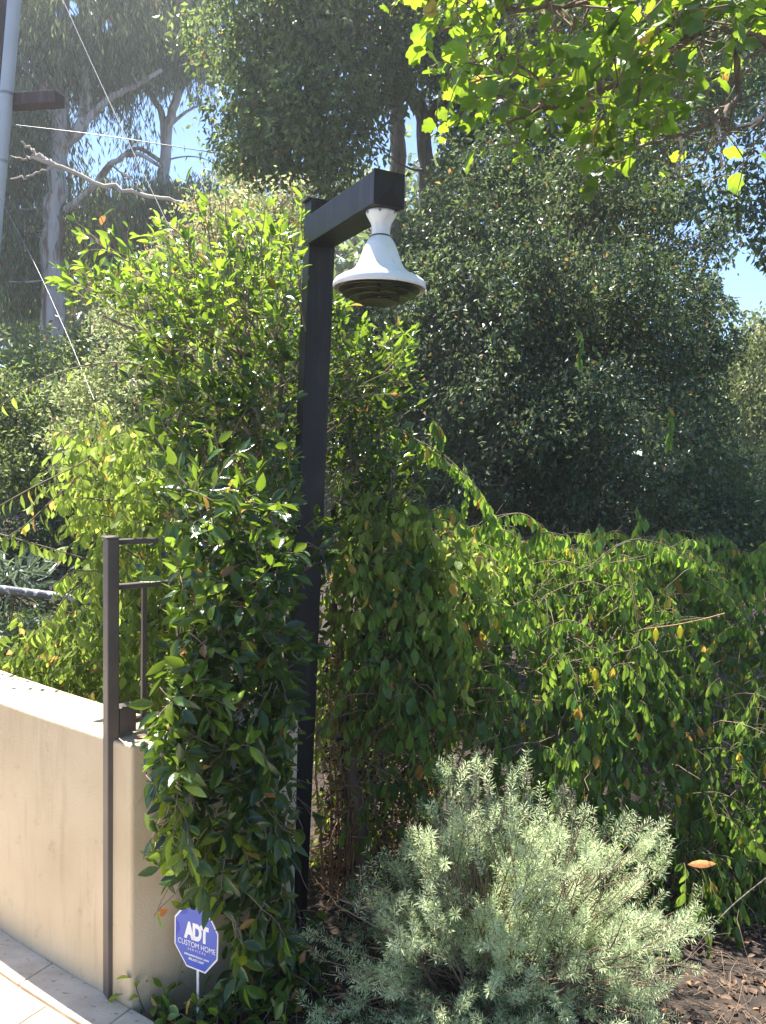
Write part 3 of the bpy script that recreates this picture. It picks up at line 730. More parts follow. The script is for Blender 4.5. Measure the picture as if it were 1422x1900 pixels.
P, D, Nn, S, T = [np.concatenate(q) for q in ((P, P2), (D, D2), (Nn, N2), (S, S2), (T, T2))]
x, y, z = proj(P+D*S[:, None]*.5); rr = rng.random(len(P))
kp = ~((x > 310) & (x < 416) & (y > 1682) & (y < 1822) & (P[:, 1] < 2.25) & ~((x > 366) & (y < 1712) & (rr < .7)))
kp &= ~((x < 316) & (y > 955) & (y < 1335) & (P[:, 1] < 2.75) & (rr > .05))
kp &= ~((x < 272) & (y > 1320))
kp &= ~((y < 455) & (x < 560) & (rr > .5)) & ~((y < 520) & (x < 380) & (rr > .6))
kp &= ~((x < 330) & (y > 1480) & (rr > .35))
kp &= ~((x > 540) & (y > 1330) & (y < 1730) & (P[:, 1] < 2.85) & (rr > .16))
P, D, Nn, S, T = P[kp], D[kp], Nn[kp], S[kp], T[kp]
stem = Geo(); x, y, z = proj(SP[:, -1]); kps = ~((x > 306) & (x < 420) & (y > 1682) & (y < 1825)) & ~((x < 316) & (y > 955) & (y < 1335)) & ~((x < 272) & (y > 1320)); tubes(stem, SP[kps], .0022, .0010, 4)
trunks = [[(470, 1770, 2.75), (480, 1560, 2.78), (505, 1300, 2.8), (490, 1050, 2.82), (478, 820, 2.85), (440, 640, 2.88)], [(485, 1770, 2.8), (520, 1500, 2.82), (512, 1240, 2.86), (500, 980, 2.88), (520, 760, 2.9), (530, 560, 2.9)],
          [(500, 1780, 2.86), (450, 1500, 2.7), (400, 1350, 2.65), (340, 1290, 2.6)], [(478, 820, 2.85), (380, 690, 2.8), (300, 640, 2.78), (200, 590, 2.75)], [(505, 1300, 2.8), (570, 1110, 2.95), (640, 900, 3.0), (700, 720, 3.05)], [(480, 1560, 2.78), (400, 1560, 2.55), (340, 1600, 2.5)], [(490, 1050, 2.82), (400, 980, 2.7), (360, 900, 2.7)]]
for i, tr_ in enumerate(trunks):
    g = Geo(); pts = [at(*q) for q in tr_]
    if i < 3: pts[0][2] = gz(pts[0][0], pts[0][1])-.03
    limb(g, pts, .021 if i < 2 else .012, .005, 8, 30, .004, rng); g.obj('trunk' if i < 3 else 'branch', M['bark_grey'], shrub, smooth=True)
# link twigs to limbs with thin branches
q = rng.choice(len(SP), 260, replace=False); A_ = SP[q, 0]; cen = np.stack([np.full(len(q), axis_x)+rng.normal(0, .06, len(q)), 2.82+rng.normal(0, .04, len(q)), np.clip(A_[:, 2]-.25, 0, 3)], 1)
B_ = cen+(A_-cen)*.15
tubes(stem, np.stack([A_, (A_*2+B_)/3+rng.normal(0, .015, A_.shape), (A_+2*B_)/3+rng.normal(0, .015, A_.shape), B_], 1), .0014, .003, 4)
tg = [tpl_near(.42, .08, .12), tpl_near(.36, .05, .26), tpl_near(.46, .13, .03), tpl_near(.40, .16, -.12)]
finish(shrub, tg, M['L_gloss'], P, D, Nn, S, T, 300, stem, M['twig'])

# ------------------------------------------------------------------ vine hedge on the fence
rng = np.random.default_rng(31)
b = at(1050, 1660, 3.3); b[2] = gz(b[0], b[1])
hedge = thing('vine_hedge', b, 'wide green vine hedge with drooping leaves hiding the fence right of the lamp post', 'vine')
def hedge_pts(rng, n, u, v, inward):
    rx = 690+u*850; ridge = at_arr(rx, 1035-30*np.sin(u*3.1)+12*np.sin(u*17)+8*np.sin(u*31+1), 3.05+1.25*u)
    fx = 640+u*880; foot = at_arr(fx, np.full(n, 1690.), 2.93-.05*u); foot[:, 2] = gz(foot[:, 0], foot[:, 1])
    Pm = ridge+(foot-ridge)*(v**1.15)[:, None]
    nr = np.array([.35, -.9, .25]); bulge = .28*np.sin(np.pi*np.clip(v, 0, 1))**.7+.07*np.sin(u*14+v*5)+.05*np.sin(u*33-v*9)
    return Pm+nr*(bulge-inward)[:, None]
n = 3300
u = rng.random(n); v = rng.random(n); inw = rng.exponential(.15, n)
hz_n = np.sin(u*41+2*np.sin(v*11))+np.sin(v*17+1.6*np.sin(u*29)+1)+.6*np.sin(u*83+v*31)
kp = rng.random(n) < np.where(hz_n < -.9, .3, .95)*np.where(v < .25, 1, .84); u = u[kp]; v = v[kp]; inw = inw[kp]; n = len(u)
# sparse low part by the lamp post
kp = ~((u < .30) & (v > .50) & (rng.random(n) < .78)); u = u[kp]; v = v[kp]; inw = inw[kp]; n = len(u)
S0 = hedge_pts(rng, n, u, v, inw)
D0 = nrm(np.stack([rng.normal(.05, .6, n), rng.uniform(-.9, -.1, n), rng.normal(-.1, .5, n)+(v < .15)*.5], 1))
SP = strands(rng, S0, D0, 8, rng.uniform(.022, .036, n), grav=.36, jit=.10)
P, D, Nn, S, T = node_leaves(rng, SP, per=1, start=1, side=.5, fwd=.2, down=1.15, lvar=.45, L=.050, flip_up=.1, yellow=.022)
# long arching runners
arcs = [((745, 800, 3.0), (830, 850, 2.95), (900, 930, 2.9), (930, 990, 2.9)), ((700, 770, 3.05), (790, 830, 3.0), (870, 900, 2.95), (920, 970, 2.95)),
        ((990, 1110, 3.4), (1080, 1060, 3.3), (1190, 1030, 3.2), (1285, 1002, 3.15)), ((820, 1050, 3.1), (850, 1068, 3.05), (880, 1072, 3.0), (905, 1080, 3.0)),
        ((1290, 1070, 3.5), (1330, 1090, 3.4), (1370, 1130, 3.35), (1400, 1190, 3.3)), ((1060, 1060, 3.3), (1080, 1200, 3.2), (1120, 1310, 3.1), (1130, 1400, 3.1)),
        ((1170, 1070, 3.2), (1185, 1160, 3.1), (1175, 1260, 3.08), (1170, 1330, 3.08)), ((930, 1090, 3.1), (960, 1020, 3.0), (1010, 990, 3.0), (1050, 1000, 2.95)),
        ((850, 1040, 3.1), (890, 980, 3.0), (960, 950, 3.0), (1010, 975, 3.0)), ((760, 1010, 2.95), (800, 950, 2.95), (840, 940, 2.9), (870, 990, 2.9)),
        ((1350, 1500, 3.0), (1365, 1560, 2.98), (1368, 1620, 2.98), (1362, 1690, 2.98)), ((1180, 1170, 3.1), (1220, 1160, 3.0), (1270, 1150, 3.0), (1320, 1145, 2.98)),
        ((1010, 1300, 3.1), (1090, 1450, 2.9), (1110, 1500, 2.85), (1120, 1560, 2.85)), ((1050, 1090, 3.2), (1150, 1010, 3.1), (1220, 1005, 3.1), (1290, 1040, 3.1)),
        ((800, 780, 3.3), (815, 800, 3.3), (812, 830, 3.3), (800, 850, 3.3))]
stem = Geo(); AP = []
for a_ in arcs:
    for rep in range(2):
        pts = np.array([at(*q) for q in a_])+rng.normal(0, .012 if rep else .003, (4, 3)); AP.append(curve(pts, 17))
for x0_, y0_, ln_ in ((1072, 605, 70), (1238, 750, 75), (1180, 940, 60), (860, 860, 90)):
    AP.append(curve(np.array([at(x0_, y0_, 4.3), at(x0_+8, y0_+ln_*.3, 4.25), at(x0_+6, y0_+ln_*.65, 4.25), at(x0_+2, y0_+ln_, 4.25)]), 17))
for i in range(64):
    u_ = np.array([rng.uniform(.0, .98)]); v_ = np.array([abs(rng.normal(0, .22))])
    q = hedge_pts(rng, 1, u_, v_, np.array([.02]))[0]; sg = rng.choice([-1, 1]); w_ = rng.uniform(.12, .30); h_ = rng.uniform(.02, .10)
    AP.append(curve(np.array([q, q+[sg*w_*.4, -.05, h_], q+[sg*w_*.8, -.10, h_*.6], q+[sg*w_*1.1, -.13, -h_*rng.uniform(.3, 1.5)]]), 17))
AP = np.array(AP)
P3, D3, N3, S3_, T3 = node_leaves(rng, AP, per=2, start=1, side=.45, fwd=.1, down=1.2, L=.042, flip_up=.0, yellow=.05, tmean=rng.uniform(.45, .85, len(AP)))
N3 = N3+np.array([-.3, -.8, .2])
P, D, Nn, S, T = [np.concatenate(q) for q in ((P, P3), (D, D3), (Nn, N3), (S, S3_), (T, T3))]
Nn = Nn+np.array([0, -.35, .1])
tubes(stem, SP, .0016, .0007, 4); tubes(stem, AP, .0022, .0010, 4)
# woody tangle inside
n = 950
u = rng.random(n)**1.25; v = .12+.86*rng.random(n); Q0 = hedge_pts(rng, n, u, v, rng.uniform(.02, .4, n))
TP = strands(rng, Q0, nrm(rng.normal(0, 1, (n, 3))*np.array([1, .5, 1])), 6, rng.uniform(.03, .07, n), grav=.15, jit=.28)
tang_ = Geo(); tubes(tang_, TP, .0024, .0012, 4)
tang_.obj('dry_stems', M['twig'], hedge, smooth=True, kind='stuff')
for i in range(10):     # thicker vertical stems
    x = 640+i*75+rng.uniform(-20, 20); Yc = 3.1+i*.09; b0_ = at(x, 1560, Yc); b0_[2] = gz(b0_[0], b0_[1]); g = Geo()
    limb(g, [b0_, at(x+rng.uniform(-20, 20), 1420, Yc), at(x+rng.uniform(-25, 25), 1250, Yc), at(x+rng.uniform(-30, 40), 1070, Yc)], .008, .004, 6, 20, .008, rng); g.obj('stem', M['bark_brown'], hedge, smooth=True)
tv = [tpl_near(.48, .08, .15), tpl_near(.42, .12, .28), tpl_near(.54, .04, .08)]
finish(hedge, tv, M['L_vine'], P, D, Nn, S, T, 300, stem, M['twig_green'])

n = 420
px, py = sample_poly(rng, [(600, 1150), (700, 1200), (880, 1180), (900, 1400), (800, 1500), (740, 1640), (600, 1690)], n)
TP = strands(rng, at_arr(px, py, 2.86+rng.random(n)*.3), nrm(rng.normal(0, 1, (n, 3))*np.array([.7, .4, 1.2])), 7, rng.uniform(.02, .05, n), grav=.12, jit=.2)
g = Geo(); tubes(g, TP, .0022, .0010, 4); g.obj('dry_twigs', M['bark_dry'], canes, smooth=True, kind='stuff')
# small dry leaves along the dead stems
n = 2200
px, py = sample_poly(rng, [(600, 1180), (690, 1150), (800, 1260), (840, 1420), (760, 1500), (720, 1640), (600, 1660)], n)
Q0 = at_arr(px, py, 2.92+rng.random(n)*.35)
g = Geo(); put_leaves(g, tpl_near(.5, .2, .5), Q0, nrm(rng.normal(0, 1, (n, 3))+np.array([0, 0, -.8])), unit(rng, n), rng.uniform(.012, .034, n), rng.uniform(0, 1, n))
g.obj('dead_foliage', M['litter'], canes, smooth=True, kind='stuff')

# ------------------------------------------------------------------ light vine at left
rng = np.random.default_rng(41)
b = at(120, 1290, 3.5); b[2] = gz(b[0], b[1])
lv = thing('yellow_green_vine', b, 'sunlit yellow-green vine with arching runners spilling over behind the brown fence post', 'vine')
polys = [([(150, 800), (230, 770), (330, 820), (345, 1000), (345, 1330), (215, 1330), (170, 1190), (150, 1130), (185, 1050), (165, 960), (105, 900)], 700, 3.0, .7), ([(0, 1190), (90, 1160), (190, 1130), (230, 1330), (230, 1420), (0, 1330)], 650, 3.2, .9), ([(345, 620), (545, 560), (552, 1250), (345, 1300)], 420, 3.3, .5), ([(640, 870), (760, 920), (900, 1010), (920, 1090), (880, 1200), (700, 1420), (620, 1330), (612, 960)], 480, 2.84, .30), ([(600, 1230), (860, 1230), (860, 1640), (600, 1640)], 420, 3.2, .4)]
SS = []; DD = []; TM = []
for poly, cnt, y0, dy in polys:
    px, py = sample_poly(rng, poly, cnt); s0 = at_arr(px, py, y0+rng.random(cnt)*dy)
    SS.append(s0); DD.append(np.stack([rng.normal(-.2, .6, cnt), rng.uniform(-.8, .2, cnt), rng.normal(.1, .5, cnt)], 1))
S0 = np.vstack(SS); D0 = np.vstack(DD)
SP = strands(rng, S0, D0, 6, rng.uniform(.018, .032, len(S0)), grav=.36, jit=.12)
P, D, Nn, S, T = node_leaves(rng, SP, per=1, start=1, side=.6, fwd=.25, down=.85, lvar=.45, L=.046, flip_up=.15, yellow=.05)
arcs = [((300, 690, 3.0), (220, 672, 2.95), (130, 685, 2.9), (55, 715, 2.9), (-15, 765, 2.9)), ((170, 850, 3.0), (110, 880, 2.95), (50, 910, 2.9), (-20, 950, 2.9)),
        ((160, 870, 3.0), (90, 935, 2.95), (40, 980, 2.9), (-15, 1010, 2.9)), ((-20, 985, 2.9), (50, 1005, 2.9), (110, 1022, 2.95), (170, 1040, 3.0)),
        ((200, 1060, 2.95), (140, 1060, 2.9), (115, 1075, 2.9), (110, 1085, 2.9)), ((150, 1085, 2.85), (120, 1110, 2.82), (95, 1150, 2.82), (60, 1180, 2.85)),
        ((210, 930, 3.0), (170, 925, 2.95), (140, 925, 2.95), (120, 935, 2.95)), ((210, 960, 3.0), (180, 955, 2.95), (150, 960, 2.95), (135, 970, 2.95)),
        ((350, 1080, 2.55), (390, 1075, 2.5), (420, 1090, 2.48), (430, 1150, 2.46)), ((195, 1000, 2.7), (212, 1070, 2.25), (215, 1110, 2.24), (205, 1190, 2.6))]
AP = []
for a_ in arcs:
    AP.append(curve(np.array([at(*q) for q in a_]), 15))
AP = np.array(AP)
P3, D3, N3, S3_, T3 = node_leaves(rng, AP, per=1, start=1, side=.35, fwd=.1, down=1.1, L=.050, flip_up=.0, yellow=.04, tmean=rng.uniform(.45, .85, len(AP)))
N3 = N3+np.array([-.2, -.8, .2])
P, D, Nn, S, T = [np.concatenate(q) for q in ((P, P3), (D, D3), (Nn, N3), (S, S3_), (T, T3))]
stem = Geo(); tubes(stem, SP, .0014, .0007, 4); tubes(stem, AP, .0030, .0018, 4)
x, y, z = proj(P); kp = ~((x > 548) & (x < 625) & (P[:, 1] < 2.9)); P, D, Nn, S, T = P[kp], D[kp], Nn[kp], S[kp], T[kp]
finish(lv, tv, M['L_yvine'], P, D, Nn, S, T, 300, stem, M['twig_green'])

# ------------------------------------------------------------------ silver shrub
rng = np.random.default_rng(51)
b = at(930, 1880, 2.25); b[2] = gz(b[0], b[1])
silver = thing('silver_green_shrub', b, 'feathery pale silver-green shrub with small needle leaves at the bottom right', 'shrub')
tips = []
outline = [(560, 1690), (640, 1620), (720, 1640), (770, 1530), (830, 1440), (900, 1420), (950, 1430), (1010, 1480), (1060, 1455), (1110, 1500), (1150, 1490), (1165, 1560), (1195, 1545), (1215, 1590), (1240, 1620), (1225, 1680), (1295, 1705), (1270, 1780), (1280, 1800), (1260, 1870), (1240, 1960), (560, 1960), (545, 1860), (600, 1780)]
nb_ = 620
px, py = sample_poly(rng, outline, nb_)
core = at(930, 1930, 2.3)
Yt = 1.95+rng.random(nb_)*.75+np.clip((1650-py)/900, 0, .3)
tipP = at_arr(px, py, Yt)
org = np.stack([rng.normal(b[0], .12, nb_), rng.normal(b[1]+.1, .10, nb_), np.full(nb_, b[2])], 1)
# main branches: curved from base to tip, only last part leafy
d_ = tipP-org; mid = org+d_*.5+np.array([0, 0, -.02])+rng.normal(0, .03, d_.shape)
ln = np.linalg.norm(d_, axis=1)
tt = np.linspace(0, 1, 9)[None, :, None]
BP = (1-tt)**2*org[:, None]+2*tt*(1-tt)*mid[:, None]+tt**2*tipP[:, None]
stem = Geo(); tubes(stem, BP, .0042, .0012, 5)
# secondary sprays
sprays = []; sdir_ = []
for k in range(3, 9):
    for j in range(2):
        sprays.append(BP[:, k]); dd_ = nrm(BP[:, k]-BP[:, k-1]); sdir_.append(nrm(dd_+rng.normal(0, .42, dd_.shape)+np.array([0, 0, .25])))
sprays = np.vstack(sprays); sdir_ = np.vstack(sdir_)
snz = np.sin(sprays[:, 0]*19+1.5*np.sin(sprays[:, 2]*15))+np.sin(sprays[:, 2]*23+sprays[:, 1]*13)
kk = rng.random(len(sprays)) < np.where(snz < -.5, .12, .50); sprays = sprays[kk]; sdir_ = sdir_[kk]
KP = strands(rng, sprays, sdir_, 12, rng.uniform(.0032, .0105, len(sprays)), grav=-.02, jit=.07)
tubes(stem, KP, .0010, .0006, 3)
tmn = np.clip(rng.normal(.42, .2, len(KP)), 0, .84)
P, D, Nn, S, T = node_leaves(rng, KP, per=5, start=1, side=.85, fwd=.42, down=-.05, L=.0175, lvar=.3, yellow=.006, tmean=tmn, whorl=True, flip_up=.3)
print('silver leaves', len(P))
x, y, z = proj(P)
kp = ~((x < 700) & (y < 1790) & (rng.random(len(x)) < .45)) & ~((x < 640) & (y < 1720) & (P[:, 1] < 2.9)) | (rng.random(len(P)) < .2)
kp &= P[:, 2] > gz(P[:, 0], P[:, 1])
P, D, Nn, S, T = P[kp], D[kp], Nn[kp], S[kp], T[kp]
finish(silver, [tpl_far(.15, .03)], M['L_silver'], P, D, Nn, S, T, 0, stem, M['twig'], smooth=False)
for i in range(5):
    g = Geo(); e_ = at(800+i*90, 1700+20*(i % 2), 2.3+.05*i); limb(g, [b+np.array([rng.normal(0, .03), .02, -.02]), (b+e_)/2+np.array([0, 0, .02]), e_], .009, .003, 7, 16, .005, rng); g.obj('branch', M['bark_brown'], silver, smooth=True)

# ------------------------------------------------------------------ overhanging broad-leaved tree (trunk outside the frame at right)
rng = np.random.default_rng(61)
tb = np.array([2.6, 2.9, 0]); tb[2] = gz(tb[0], tb[1])
broad = thing('broadleaf_tree', tb, 'overhanging tree with large bright lobed leaves reaching in at the upper right', 'tree')
g = Geo(); limb(g, [tb, tb+np.array([.05, 0, 1.2]), tb+np.array([-.1, -.1, 2.4]), tb+np.array([-.2, -.1, 3.3])], .12, .06, 12, 30, .01, rng); g.obj('trunk', M['bark_grey'], broad, smooth=True)
BR = [[(1700, -60, 2.6), (1422, 0, 2.3), (1290, 65, 2.2), (1215, 105, 2.15), (1080, 180, 2.1), (960, 120, 2.0)], [(1700, 0, 2.7), (1440, 90, 2.35), (1370, 180, 2.3), (1330, 222, 2.25), (1260, 250, 2.2), (1180, 275, 2.15)],
      [(1330, 222, 2.25), (1335, 270, 2.2), (1340, 310, 2.2)], [(1262, 250, 2.2), (1265, 290, 2.2), (1250, 325, 2.2)], [(1422, 180, 2.3), (1420, 215, 2.3), (1400, 225, 2.25), (1365, 235, 2.2)], [(1290, 65, 2.2), (1180, 20, 2.1), (1050, 10, 2.0), (900, 30, 1.95), (810, 60, 1.95)],
      [(1080, 180, 2.1), (1010, 200, 2.1), (940, 230, 2.05)], [(1600, -200, 2.5), (1300, -120, 2.2), (1100, -60, 2.1), (950, -40, 2.0)], [(1215, 105, 2.15), (1190, 170, 2.15), (1130, 240, 2.1)]]
paths = []
for i, q in enumerate(BR):
    g = Geo(); pts = [at(*w) for w in q]
    if i in (0, 1, 7): pts[0] = tb+np.array([-.1-.02*i, -.1, 2.2+.12*i])
    Pq = limb(g, pts, (.020, .013, .005, .005, .006, .008, .006, .012, .006)[i], .003, 7, 26, .006, rng); paths.append(Pq); g.obj('limb', M['bark_pale'] if i in (2, 3, 4) else M['bark_brown'], broad, smooth=True)
poly_b = [(785, 0), (800, 90), (840, 150), (850, 190), (900, 175), (935, 215), (930, 275), (960, 285), (1010, 235), (1110, 260), (1135, 310), (1200, 280), (1230, 200), (1330, 110), (1430, 60), (1500, 0), (1500, -180), (780, -180)]
n = 400
px, py = sample_poly(rng, poly_b, n); px = px+15; Yd = 1.8+rng.random(n)*.75
pxr, pyr = sample_poly(rng, [(1130, 300), (1240, 180), (1430, 90), (1500, 100), (1500, 330), (1250, 330)], 45)
px = np.concatenate([px, pxr]); py = np.concatenate([py, pyr]); Yd = np.concatenate([Yd, 2.1+rng.random(45)*.6]); n = len(px)
S0 = at_arr(px, py, Yd)
D0 = nrm(np.stack([rng.normal(-.6, .5, n), rng.normal(-.2, .5, n), rng.normal(-.15, .45, n)], 1))
SP = strands(rng, S0, D0, 4, rng.uniform(.02, .04, n), grav=.1, jit=.15)
P, D, Nn, S, T = node_leaves(rng, SP, per=1, start=1, side=.8, fwd=.4, down=.35, L=.047, lvar=.45, flip_up=.9, yellow=.03, tmean=rng.uniform(.2, .85, n))
x, y, z = proj(P); kp = (y < 305-(x-1180)*.92) | (x < 1180) | (rng.random(len(x)) < .10)
P, D, Nn, S, T = P[kp], D[kp], Nn[kp], S[kp], T[kp]
small = rng.random(len(S)) < .4; S = np.where(small, S*.6, S)
stem = Geo(); tubes(stem, SP, .0022, .0012, 4)
q = rng.choice(n, 170, replace=False); allp = np.vstack(paths)
near = np.array([allp[np.argmin(((allp-s)**2).sum(1))] for s in SP[q, 0]])
tubes(stem, np.stack([near, near*.6+SP[q, 0]*.4+rng.normal(0, .02, near.shape), near*.3+SP[q, 0]*.7+rng.normal(0, .02, near.shape), SP[q, 0]], 1), .003, .002, 4)
finish(broad, [tpl_lobed(.95, .06, .35, s_) for s_ in range(4)], M['L_broad'], P, D, Nn, S, T, 300, stem, M['twig'])

# ------------------------------------------------------------------ background trees
def tree(name, label, base_px, blobs, nsub, per, spread, L, tpl, mat, bark, trunk_pts=(), droop=.3, outw=.4, yellow=.02, shell=.45, seed=0, branches=40, group=None, cat='tree', flat=0., br=.03, lvar=.3, hole=None):
    rg = np.random.default_rng(seed)
    b = at(*base_px); b[2] = gz(b[0], b[1])
    t = thing(name, b, label, cat, group)
    P, D, Nn, S, T, sub = cloud(rg, blobs, nsub, per, spread, L, droop, outw, lvar, yellow, shell, flat)
    if hole:
        x, y, z = proj(P); kp = np.ones(len(P), bool)
        for hx, hy, rx, ry, pr in hole: kp &= ~((((x-hx)/rx)**2+((y-hy)/ry)**2 < 1+.5*np.sin(x*.11)*np.cos(y*.09)) & (rg.random(len(x)) < pr))
        P, D, Nn, S, T = P[kp], D[kp], Nn[kp], S[kp], T[kp]
    kp = P[:, 2] > gz(P[:, 0], P[:, 1])-.02
    P, D, Nn, S, T = P[kp], D[kp], Nn[kp], S[kp], T[kp]
    g = Geo(); put_leaves(g, tpl, P, D, Nn, S, T); g.obj('crown', mat, t, kind='stuff')
    allp = []
    for pts, r0, r1 in trunk_pts:
        g = Geo(); pp = [at(*q) for q in pts]
        if pts[0][1] > 9000: pp[0][2] = 0
        allp.append(limb(g, pp, r0, r1, 10, 28, r0*.12, rg)); g.obj('trunk', bark, t, smooth=True)
    if not trunk_pts:
        g = Geo(); c_ = np.mean([q[0] for q in blobs], axis=0); allp.append(limb(g, [b-np.array([0, 0, .05]), (b+c_)/2+rg.normal(0, .05, 3), c_], br*1.6, br*.6, 8, 20, .02, rg)); g.obj('trunk', bark, t, smooth=True)
    if branches:
        ap_ = np.vstack(allp); q = rg.choice(len(sub), min(branches, len(sub)), replace=False); s_ = sub[q]
        low = ap_[None, :, :]+np.array([0, 0, .0]); dist = ((s_[:, None]-low)**2).sum(-1)+rg.random((len(s_), len(ap_)))*.5
        near = ap_[np.argmin(dist, 1)]
        t_ = np.linspace(0, 1, 9)[None, :, None]; mid = (near+s_)/2+rg.normal(0, .12, near.shape)*np.linalg.norm(s_-near, axis=1, keepdims=True)
        BPp = (1-t_)**2*near[:, None]+2*t_*(1-t_)*mid[:, None]+t_**2*s_[:, None]
        g = Geo(); tubes(g, BPp, br*.5, br*.12, 5); g.obj('branches', bark, t, smooth=True, kind='stuff')
    return t
FARL = tpl_far(.5, .1); NARROW = tpl_far(.16, .03); OAK = tpl_far(.5, .14)

# eucalyptus trees at left
HOLE = [(340, 245, 46, 86, .95), (275, 200, 26, 48, .55), (125, 10, 26, 18, .97), (195, 38, 14, 14, .9), (365, 160, 22, 16, .7), (372, 290, 24, 32, .9)]
tree('eucalyptus_tree', 'tall eucalyptus with pale peeling trunk and hanging grey-green leaves at the left', (105, 1000, 14),
     [blob(60, 40, 14, 130, 110), blob(150, 110, 14.5, 110, 90), blob(40, 200, 14, 80, 90), blob(190, 60, 15, 130, 110), blob(230, 150, 15, 50, 40), blob(60, 330, 14.5, 90, 110), blob(40, 480, 14.5, 90, 130), blob(-60, 300, 14.5, 90, 300), blob(-40, -120, 15, 200, 120), blob(200, -80, 15, 160, 90), blob(190, 400, 15, 60, 60)],
     5200, 18, .24, .17, NARROW, M['L_euc'], M['bark_euc'],
     [([(105, 1020, 14), (98, 700, 14), (100, 560, 14), (96, 450, 14), (105, 340, 14), (112, 250, 14), (110, 150, 14.2), (118, 20, 14.4), (120, -200, 14.5)], .24, .08),
      ([(112, 270, 14), (150, 235, 14), (160, 180, 14.1), (165, 60, 14.3), (170, -100, 14.5)], .13, .05), ([(150, 235, 14), (200, 185, 14.2), (250, 160, 14.4), (300, 130, 14.6)], .07, .03),
      ([(122, 390, 14), (170, 350, 13.9), (200, 310, 13.8), (250, 285, 13.8), (300, 310, 13.8)], .06, .03)],
     droop=.9, outw=.2, yellow=.03, seed=71, branches=60, br=.05, hole=HOLE)
tree('eucalyptus_tree', 'thinner dark-barked eucalyptus against the patch of blue sky at the upper left', (300, 1000, 16),
     [blob(270, 60, 16, 110, 80), blob(350, 80, 16.5, 90, 70), blob(300, 130, 16, 60, 50, .5), blob(260, 250, 16, 40, 70, .5, .25), blob(340, 200, 16, 50, 60, .5, .2), blob(260, 400, 16, 110, 60), blob(330, 430, 16.5, 100, 90), blob(200, 480, 16, 90, 100), blob(300, -80, 16.5, 160, 100), blob(390, 340, 16, 40, 40)],
     3400, 18, .24, .17, NARROW, M['L_euc'], M['bark_euc'],
     [([(300, 1040, 16), (302, 700, 16), (300, 450, 16), (304, 350, 16), (305, 280, 16), (315, 225, 16), (325, 195, 16), (345, 120, 16.2), (350, 20, 16.4), (350, -100, 16.5)], .15, .05), ([(306, 270, 16), (300, 210, 16), (270, 160, 16), (245, 110, 16.2), (240, 20, 16.4)], .08, .03),
      ([(312, 235, 16), (350, 205, 16), (385, 190, 16.1)], .04, .012), ([(300, 300, 16), (255, 275, 16), (215, 300, 16), (190, 335, 15.9)], .045, .02)],
     droop=.9, outw=.2, yellow=.05, seed=72, branches=90, br=.04, hole=HOLE)
# centre tree
tree('small_leaved_tree', 'tall leafy tree with two bare grey trunks showing above the lamp arm', (790, 1000, 8.6),
     [blob(470, 60, 8, 130, 110), blob(600, 30, 7.6, 140, 110), blob(720, 60, 8, 130, 110), blob(480, 200, 8, 90, 70), blob(590, 170, 7.6, 110, 80), blob(560, 260, 7.6, 110, 60), blob(480, 300, 8.2, 80, 50), blob(690, 150, 8, 90, 60), blob(640, 270, 7.8, 70, 60), blob(850, 60, 8.6, 130, 110), blob(900, 180, 8.8, 110, 70), blob(600, -110, 7.6, 260, 90), blob(860, -100, 8.4, 200, 90), blob(1000, 60, 9, 160, 120), blob(1170, 150, 9, 160, 110), blob(1330, 120, 9, 140, 130, None, .9), blob(590, 340, 7.8, 60, 40), blob(880, 290, 9, 60, 50), blob(1000, 240, 8.4, 130, 70), blob(1160, 290, 8.2, 120, 60), blob(1060, 330, 8, 120, 50), blob(860, 330, 8.2, 80, 50)],
     4400, 20, .105, .076, OAK, M['L_oak'], M['bark_grey'],
     [([(790, 1100, 8.8), (792, 700, 8.8), (793, 370, 8.8), (790, 300, 8.8), (786, 215, 8.8), (760, 150, 8.9), (735, 60, 9), (720, -60, 9)], .115, .05), ([(735, 1100, 9.6), (738, 700, 9.6), (738, 330, 9.6), (737, 220, 9.6), (730, 100, 9.6), (720, -60, 9.6)], .12, .07), ([(790, 240, 8.8), (815, 195, 8.8), (840, 160, 8.8), (890, 110, 8.8)], .085, .04), ([(791, 225, 8.8), (765, 195, 8.7), (740, 150, 8.6), (725, 60, 8.5)], .05, .02)],
     droop=.35, outw=.4, yellow=.02, seed=73, branches=120, br=.035, hole=[(900, 300, 14, 30, .9), (1300, 300, 40, 12, .6), (1045, 255, 9, 7, .9), (770, 300, 40, 75, .9)])
